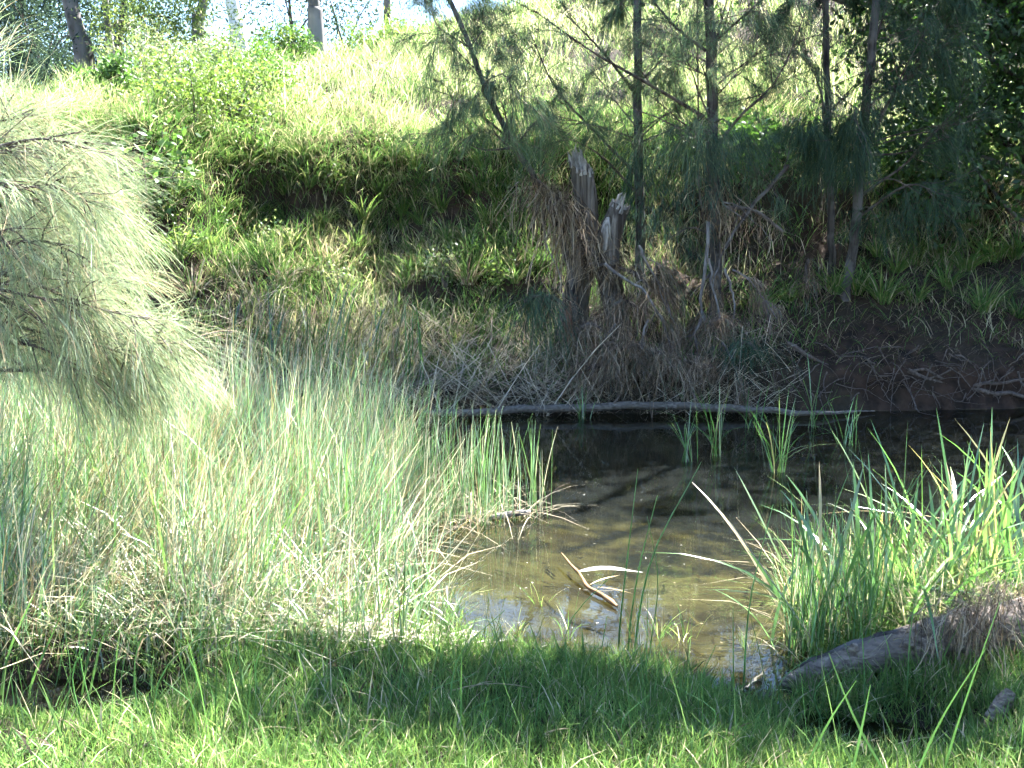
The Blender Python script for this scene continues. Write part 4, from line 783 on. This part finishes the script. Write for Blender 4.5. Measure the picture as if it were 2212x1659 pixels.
# reed tufts standing in the water
WT = 'reed tufts standing in the dark water'
for px, py, n, l, lab in [(1490, 998, 12, .55, 'small reed tuft in the water, leftmost under the dead branches'), (1545, 985, 16, .72, 'leaning reed tuft in dark water below the tallest trunk'), (1680, 1020, 26, .68, 'densest green reed tuft alone in the dark water'),
                          (1760, 925, 8, .75, 'thin tall reed tuft near the end of the log'), (1830, 960, 14, .5, 'sparse reed tuft with bent stems right of the log tip'), (1260, 905, 10, .4, 'short reed tuft in front of the log, left of centre'), (1625, 925, 10, .5, 'reed tuft touching the log right of the trunk')]:
    cattail(lab, onz(px, py), n, l*.6, l, .009, .07, WT, .3, .25, [(.08, .17, .06), (.10, .20, .07), (.14, .2, .08)], .12, 'reed_tuft')
cattail('tall dark cattail clump in front of the dead reed pile', onz(900, 885), 12, .8, 1.15, .018, .12, None, .12, .1, [(.07, .14, .07), (.09, .17, .08)], .1)
FR = 'far reeds left of the dead reed pile'
for px, py, lab in [(510, 885, 'far reed clump beside the sapling needles, leftmost'), (560, 885, 'far reed clump with dark upright leaves'), (610, 888, 'far reed clump with leaning brown leaves'), (670, 890, 'far reed clump leaning right, in half shade'), (730, 888, 'far reed clump of slanting grey green leaves'), (790, 888, 'far reed clump next to the fallen reeds')]:
    cattail(lab, onz(px, py)+np.array([0, .15, 0]), 36, .75, 1.4, .013, .32, FR, .42, .2, [(.06, .12, .055), (.085, .14, .065), (.11, .115, .07), (.045, .09, .045)], .13, 'far_reed_clump', side=1)

# rush clumps standing at the edge of the left bed
RC = 'rush clumps at the water edge of the left bed'
for k, (px, py, n, l, lab) in enumerate([(860, 1130, 60, .85, 'rush clump standing in water, leftmost of the water edge row'), (920, 1125, 70, .8, 'rush clump standing in water with brown seed heads'), (980, 1130, 70, .78, 'rush clump standing in water, middle of the row'), (1040, 1125, 70, .72, 'rush clump standing in water above the floating stick'),
                                         (1100, 1110, 40, .62, 'sparse rush clump with bent straw stems'), (1150, 1110, 16, .6, 'thin rush clump at the right tip of the bed'), (800, 1080, 60, .85, 'rush clump behind the water edge row'), (880, 1060, 50, .8, 'rush clump deeper in the bed, dark water behind')]):
    b = onz(px, py); root = thing('rush_clump', b, lab, 'rushes', RC); m = MB(); a = U(0, 6.28, n); r = .22*np.sqrt(U(0, 1, n)); B = b[None]+np.stack([np.cos(a)*r, np.sin(a)*r*.7, np.full(n, -.06)], 1)
    rushpaths(m, B, l*U(.55, 1.1, n), U(.004, .0062, n), .22, (.25, .45, .12, .14, .04), K=5); m.build('stems', M['rush'], root, kind='stuff')
    m = MB(); nn = n//2; B = b[None]+np.stack([rng.normal(0, .16, nn), rng.normal(0, .12, nn), np.full(nn, .0)], 1); blades(m, B, U(.15, .4, nn), U(.003, .006, nn), U(.4, .9, nn), U(.4, 1.2, nn), mixcol(nn, [STRAW, (.48, .4, .28), BROWN], [.5, .3, .2]), K=5); m.build('dry_stems', M['straw'], root, kind='stuff')

m = MB(); n = 900; b = np.stack([rng.normal(-.6, .2, n), rng.normal(4.27, .07, n), np.zeros(n)], 1); b[:, 2] = H(b[:, 0], b[:, 1])+U(.0, .05, n); a = U(0, 6.28, n); d = np.stack([np.cos(a), np.sin(a), U(-.1, .2, n)], 1)
m.ribbon(b[:, None]+d[:, None]*U(.03, .12, n)[:, None, None]*np.linspace(0, 1, 3)[None, :, None], U(.004, .008, n), mixcol(n, [(.55, .50, .42), (.42, .36, .28)], [.6, .4]))
stuff('straw_patch', m, M['straw'], 'bleached flattened straw at the near water edge', 'straw')
# single rush stems in the foreground
FS = 'single rush stems rising from the near lawn'
def stem(pts, Y, wd, label, col=(.10, .22, .06), mat='rush'):
    P = smooth_path(A(pts, Y), 8); P[0][2] = float(H(P[0][0], P[0][1]))-.03; m = MB(); m.tube(P, np.linspace(wd, wd*.35, 8), 5, np.array(col)*U(.85, 1.2)); o = m.build('lone_rush', M[mat]); return tag(o, label, 'rush stem', FS)
stem([(1335, 1390), (1350, 1250), (1378, 1012)], 4.25, .0045, 'straight tall rush stem left of two others over the water'); stem([(1355, 1390), (1380, 1230), (1420, 1070)], 4.25, .004, 'middle rush stem of the three over the water')
stem([(1368, 1400), (1410, 1200), (1515, 998)], 4.2, .005, 'tallest curved rush stem leaning right over the water'); stem([(1800, 1450), (1720, 1330), (1640, 1215), (1575, 1125)], 4.15, .004, 'pale rush stem leaning left from the log tip', (.3, .31, .24))
stem([(1740, 1370), (1680, 1290), (1572, 1215)], 4.3, .0035, 'lower pale rush stem leaning left toward the water', (.22, .28, .12)) ; stem([(1605, 1500), (1620, 1300), (1670, 1090)], 3.95, .004, 'straight dark rush stem before the sky reflection')
for k, px in enumerate(np.sort(jx(570, 1940, 24))):
    py = U(1430, 1640); h_ = U(110, 330)*(.6 if py > 1560 else 1); p0 = onground(px, py, 2.2, 6); stem([(px, py), (px+rng.normal(8, 22), py-h_*.55), (px+rng.normal(22, 45), py-h_)], p0[1], .0028, 'thin upright rush stem rising out of the near lawn, %s' % ordinal(k, 24))
for k, px in enumerate(np.sort(jx(60, 560, 14))):
    py = U(1450, 1640); h_ = U(120, 300); p0 = onground(px, py, 2.2, 6); stem([(px, py), (px+rng.normal(8, 20), py-h_*.55), (px+rng.normal(20, 40), py-h_)], p0[1], .0028, 'thin rush stem rising beside the left puddle, %s' % ordinal(k, 14))
for k, (pts, lab) in enumerate([([(175, 1500), (200, 1380), (240, 1240)], 'broad cattail leaf standing in the puddle, right'), ([(60, 1500), (90, 1420), (150, 1290)], 'broad cattail leaf standing in the puddle, middle'), ([(0, 1480), (30, 1380), (85, 1260)], 'broad cattail leaf at the left edge of the puddle'), ([(190, 1520), (215, 1400), (245, 1330)], 'short broad cattail leaf by the puddle')]):
    P = smooth_path(A(pts, 3.85), 8); P[0][2] = -.02; m = MB(); m.ribbon(P[None], np.array([np.interp(np.linspace(0, 1, 8), [0, .5, 1], [.008, .010, .002])]), np.array([[.10, .19, .07]]), np.array([[.9, .3, 0]])); o = m.build('cattail_leaf', M['cattail']); tag(o, lab, 'leaf', 'single cattail leaves by the puddle')
for k, (pts, Y, lab) in enumerate([([(1560, 1700), (1640, 1500), (1720, 1360)], 2.9, 'x'), ([(1960, 1720), (2030, 1560), (2130, 1400)], 2.75, 'broad blurred leaf leaning right at the bottom right'), ([(1830, 1720), (1860, 1580), (1880, 1480)], 2.8, 'broad leaf standing upright at the bottom right'), ([(1720, 1700), (1790, 1560), (1850, 1470)], 2.8, 'broad leaf leaning right below the log tip'),
                                   ([(1930, 1700), (1850, 1560), (1790, 1410)], 2.9, 'broad leaf leaning left across the log'), ([(2030, 1700), (2070, 1560), (2160, 1300)], 3.0, 'long thin leaf rising in front of the hanging grass')][1:]):
    P = smooth_path(A(pts, Y), 8); P[0][2] = float(H(P[0][0], P[0][1]))-.02; m = MB(); m.ribbon(P[None], np.array([np.interp(np.linspace(0, 1, 8), [0, .4, 1], [.008, .009, .002])]), np.array([[.06, .13, .05]]), np.array([[.95, .25, 0]])); o = m.build('cattail_leaf', M['cattail']); tag(o, lab, 'leaf', 'single broad leaves at the bottom right')

# ------------------------------------------------------------------ foreground log and floating things
rng = np.random.default_rng(151)
P = smooth_path([at(1690, 1478, 3.95), at(1780, 1448, 3.95), at(1900, 1412, 3.97), at(2020, 1382, 4.0), at(2130, 1358, 4.03), at(2300, 1325, 4.1)], 26); P[1:-1] += rng.normal(0, .004, (24, 3))
root = thing('fallen_log', (P[0][0], P[0][1], float(H(P[0][0], P[0][1]))), 'thick grey fallen log slanting down to the water at the lower right', 'log'); m = MB()
m.tube(P, np.interp(np.linspace(0, 1, 26), [0, .06, .3, .6, 1], [.02, .034, .06, .085, .095]), 16, (.3, .3, .3), .075); m.build('log_body', M['log'], root)
m = MB(); Q = P[2:20]+np.array([0, .015, .0]); Q[:, 2] += np.interp(np.linspace(0, 1, 18), [0, .4, 1], [.035, .055, .07]); m.tube(Q, np.interp(np.linspace(0, 1, 18), [0, .5, 1], [.012, .02, .012]), 7, (.3, .3, .3), .25); m.build('loose_bark', M['bark_oak'], root)
for u, az_ in ((.3, -1.2), (.48, -.4), (.62, -1.0), (.75, -.2)):
    o, d = path_at(P, np.array([u])); rr = .05+.03*u; dr = np.array([0, math.cos(az_)*-1, math.sin(az_)*-.2+.5]); dr /= np.linalg.norm(dr); c = o[0]+dr*rr*.8
    m = MB(); m.tube(np.array([c, c+dr*.03, c+dr*.045]), [.028, .02, .008], 8, (.3, .3, .3), .2); m.build('knot', M['log'], root)
for k in range(7):
    u0_ = U(.15, .7); o, d = path_at(P, np.linspace(u0_, u0_+U(.06, .2), 6)); an = U(-.5, .9); m = MB(); rr = np.interp(u0_, [0, .3, .6, 1], [.03, .062, .087, .097]); oo = o+np.array([0, -math.cos(an), math.sin(an)])*rr
    m.ribbon(oo[None], np.array([[.004, .018, .026, .022, .014, .003]]), np.array([[.10, .08, .066]]), np.array([[0, math.sin(an), math.cos(an)]])); m.build('bark_strip', M['straw'], root)
root = thing('wood_stub', onground(2160, 1560, 2.2, 5), 'short broken grey wood stub poking from the grass at lower right', 'wood'); p = np.array(root.location)
m = MB(); m.tube(np.array([p+[-.05, 0, -.05], p+[-.02, 0, .02], p+[.015, .01, .07], p+[.04, .02, .10]]), [.03, .032, .026, .017], 9, (.3, .3, .3), .14); m.build('stub', M['log'], root)
for lab, pts, Y, n, l in [('curtain of dry brown strands hanging over the log', [(1990, 1330), (2040, 1310), (2090, 1305), (2130, 1315)], 3.86, 240, .40), ('second curtain of dry strands hanging right of the first on the log', [(2120, 1290), (2170, 1280), (2230, 1280)], 3.88, 200, .45)]:
    debris(lab, pts, Y, n, l, .003, DEB, 'dry strands hanging on the near log', .04, 'deadneedle', False, out=.05, wind=.03)
for k, (px, py) in enumerate([(1730, 1510), (1800, 1520), (1890, 1520), (1960, 1500), (2060, 1490), (2150, 1490), (1860, 1560), (2080, 1540), (2190, 1530)]):
    place('log_side_tuft', TU[int(rng.integers(3))], onground(px, py, 2.2, 6), U(0, 6.28), U(.2, .38), 'grass tuft growing against the near log, %s' % ordinal(k, 6) if k < 6 else ['grass tuft below the near log tip', 'grass tuft left of the wood stub', 'grass tuft right of the wood stub'][k-6], 'grass tuft', 'tufts beside the near log')
# dead cattail floating
root = thing('dead_cattail', onz(1255, 1240), 'broken dead cattail stalk floating on the shallow water with one white leaf', 'reed')
P = np.array([onz(1213, 1195, .06), onz(1235, 1222, .05), onz(1256, 1245, .035), onz(1268, 1268, .02), onz(1300, 1285, .02), onz(1333, 1310, .015)]); m = MB(); m.tube(smooth_path(P, 12), np.interp(np.linspace(0, 1, 12), [0, .3, .7, .9, 1], [.004, .008, .010, .014, .006]), 7, (.24, .155, .085), .3); m.build('stalk', M['straw'], root)
for a, b, wd, c in [((1250, 1234, .045), (1388, 1231, .05), .022, (.62, .60, .55)), ((1275, 1262, .03), (1340, 1240, .03), .008, (.5, .4, .25)), ((1290, 1268, .02), (1365, 1280, .02), .006, (.5, .38, .2)), ((1240, 1225, .05), (1262, 1262, .03), .01, (.45, .32, .16))]:
    p0, p1 = onz(*a), onz(*b); t = np.linspace(0, 1, 7)[:, None]; m = MB(); m.ribbon((p0+(p1-p0)*t+np.array([0, .01, .012])*np.sin(t*PI*1.3)*(wd/.022))[None], (wd*np.array([.4, 1, 1, 1, .8, .3, .1]))[None], np.array([c]), np.array([[.05, .8, .55]])); m.build('dead_leaf', M['straw'], root)
P = smooth_path([onz(1060, 1118, .02), onz(1100, 1111, .03), onz(1146, 1106, .035)], 8); m = MB(); m.tube(P, [.012, .02, .022, .022, .02, .02, .017, .012], 8, (.3, .3, .3), .12); o = m.build('floating_stick', M['wood_pale']); tag(o, 'short pale stick floating at the edge of the rush clumps', 'stick')
m = MB(); n = 260; p = np.array([onz(a, b, 0) for a, b in zip(U(880, 1740, n), U(1080, 1420, n))]); p[:, 2] = H(p[:, 0], p[:, 1])+.012; p = p[p[:, 2] < -.03]; n = len(p); a = U(0, 6.28, n); d = np.stack([np.cos(a), np.sin(a), np.zeros(n)], 1)
m.ribbon(p[:, None]+d[:, None]*U(.02, .16, n)[:, None, None]*np.linspace(0, 1, 3)[None, :, None], U(.004, .016, n), mixcol(n, [(.04, .03, .018), (.10, .075, .04), (.20, .17, .09)], [.45, .35, .2]), np.stack([-np.sin(a), np.cos(a), np.zeros(n)], 1)); stuff('sunken_leaves', m, M['straw'], 'sunken leaves and reed scraps on the creek bed', 'leaf litter')
# small tufts at the near waterline
for px, py in [(1170, 1300), (1060, 1270), (1000, 1330), (950, 1300), (1120, 1365), (1480, 1380), (1620, 1400), (900, 1280), (1230, 1370), (1420, 1370)]:
    if px == 1060: continue
    place('water_grass_tuft', TW[int(rng.integers(3))], onz(px, py), U(0, 6.28), U(.22, .45), {1170: 'little grass tuft alone in the shallows below the floating stick', 1000: 'little grass tuft in the shallows left of the sky reflection', 950: 'little grass tuft beside the rush bed, in shallow water', 1120: 'little grass tuft at the near edge inside the sky reflection', 1480: 'little grass tuft at the near edge right of the three tall rushes', 1620: 'little grass tuft beside the small sky pool at the log tip', 900: 'little grass tuft furthest left in the shallows', 1230: 'little grass tuft at the near edge below the dead cattail', 1420: 'little grass tuft at the near edge between the tall rushes'}[px], 'grass tuft', 'small tufts at the near waterline')
m = MB(); n = 230; p = np.array([onz(a, b, .003) for a, b in zip(U(1000, 1720, n), U(1000, 1420, n)**1.0)]); k = sd_land(p[:, 0], p[:, 1]) < -.05; p = p[k]; n = len(p)
m.ribbon(np.stack([p, p+np.stack([U(-.012, .012, n), U(-.012, .012, n), np.zeros(n)], 1)], 1), U(.002, .0045, n), mixcol(n, [(.6, .58, .5), (.4, .34, .22)], [.6, .4]), np.stack([U(-1, 1, n), U(-1, 1, n), np.zeros(n)], 1)); stuff('floating_specks', m, M['straw'], 'tiny pale specks of chaff floating on the water', 'chaff')
# fallen straws lying in the lawn
for k, px in enumerate(np.sort(jx(200, 2000, 18))):
    py = U(1480, 1650); p = onground(px, py, 2.2, 5); a = U(0, 6.28); l = U(.12, .35); D = np.array([math.cos(a), math.sin(a)*.7, U(.05, .3)]); t = np.linspace(0, 1, 6)[:, None]
    P = p+np.array([0, 0, .05])+D*l*t+np.array([0, 0, -1.])*l*.3*t*t; m = MB(); m.tube(P, np.linspace(.0028, .0016, 6), 4, np.array((.42, .36, .22))*U(.7, 1.2)); o = m.build('dry_straw', M['straw']); tag(o, 'bent dry straw lying in the green lawn, %s' % ordinal(k, 18), 'straw', 'dry straws lying in the lawn')
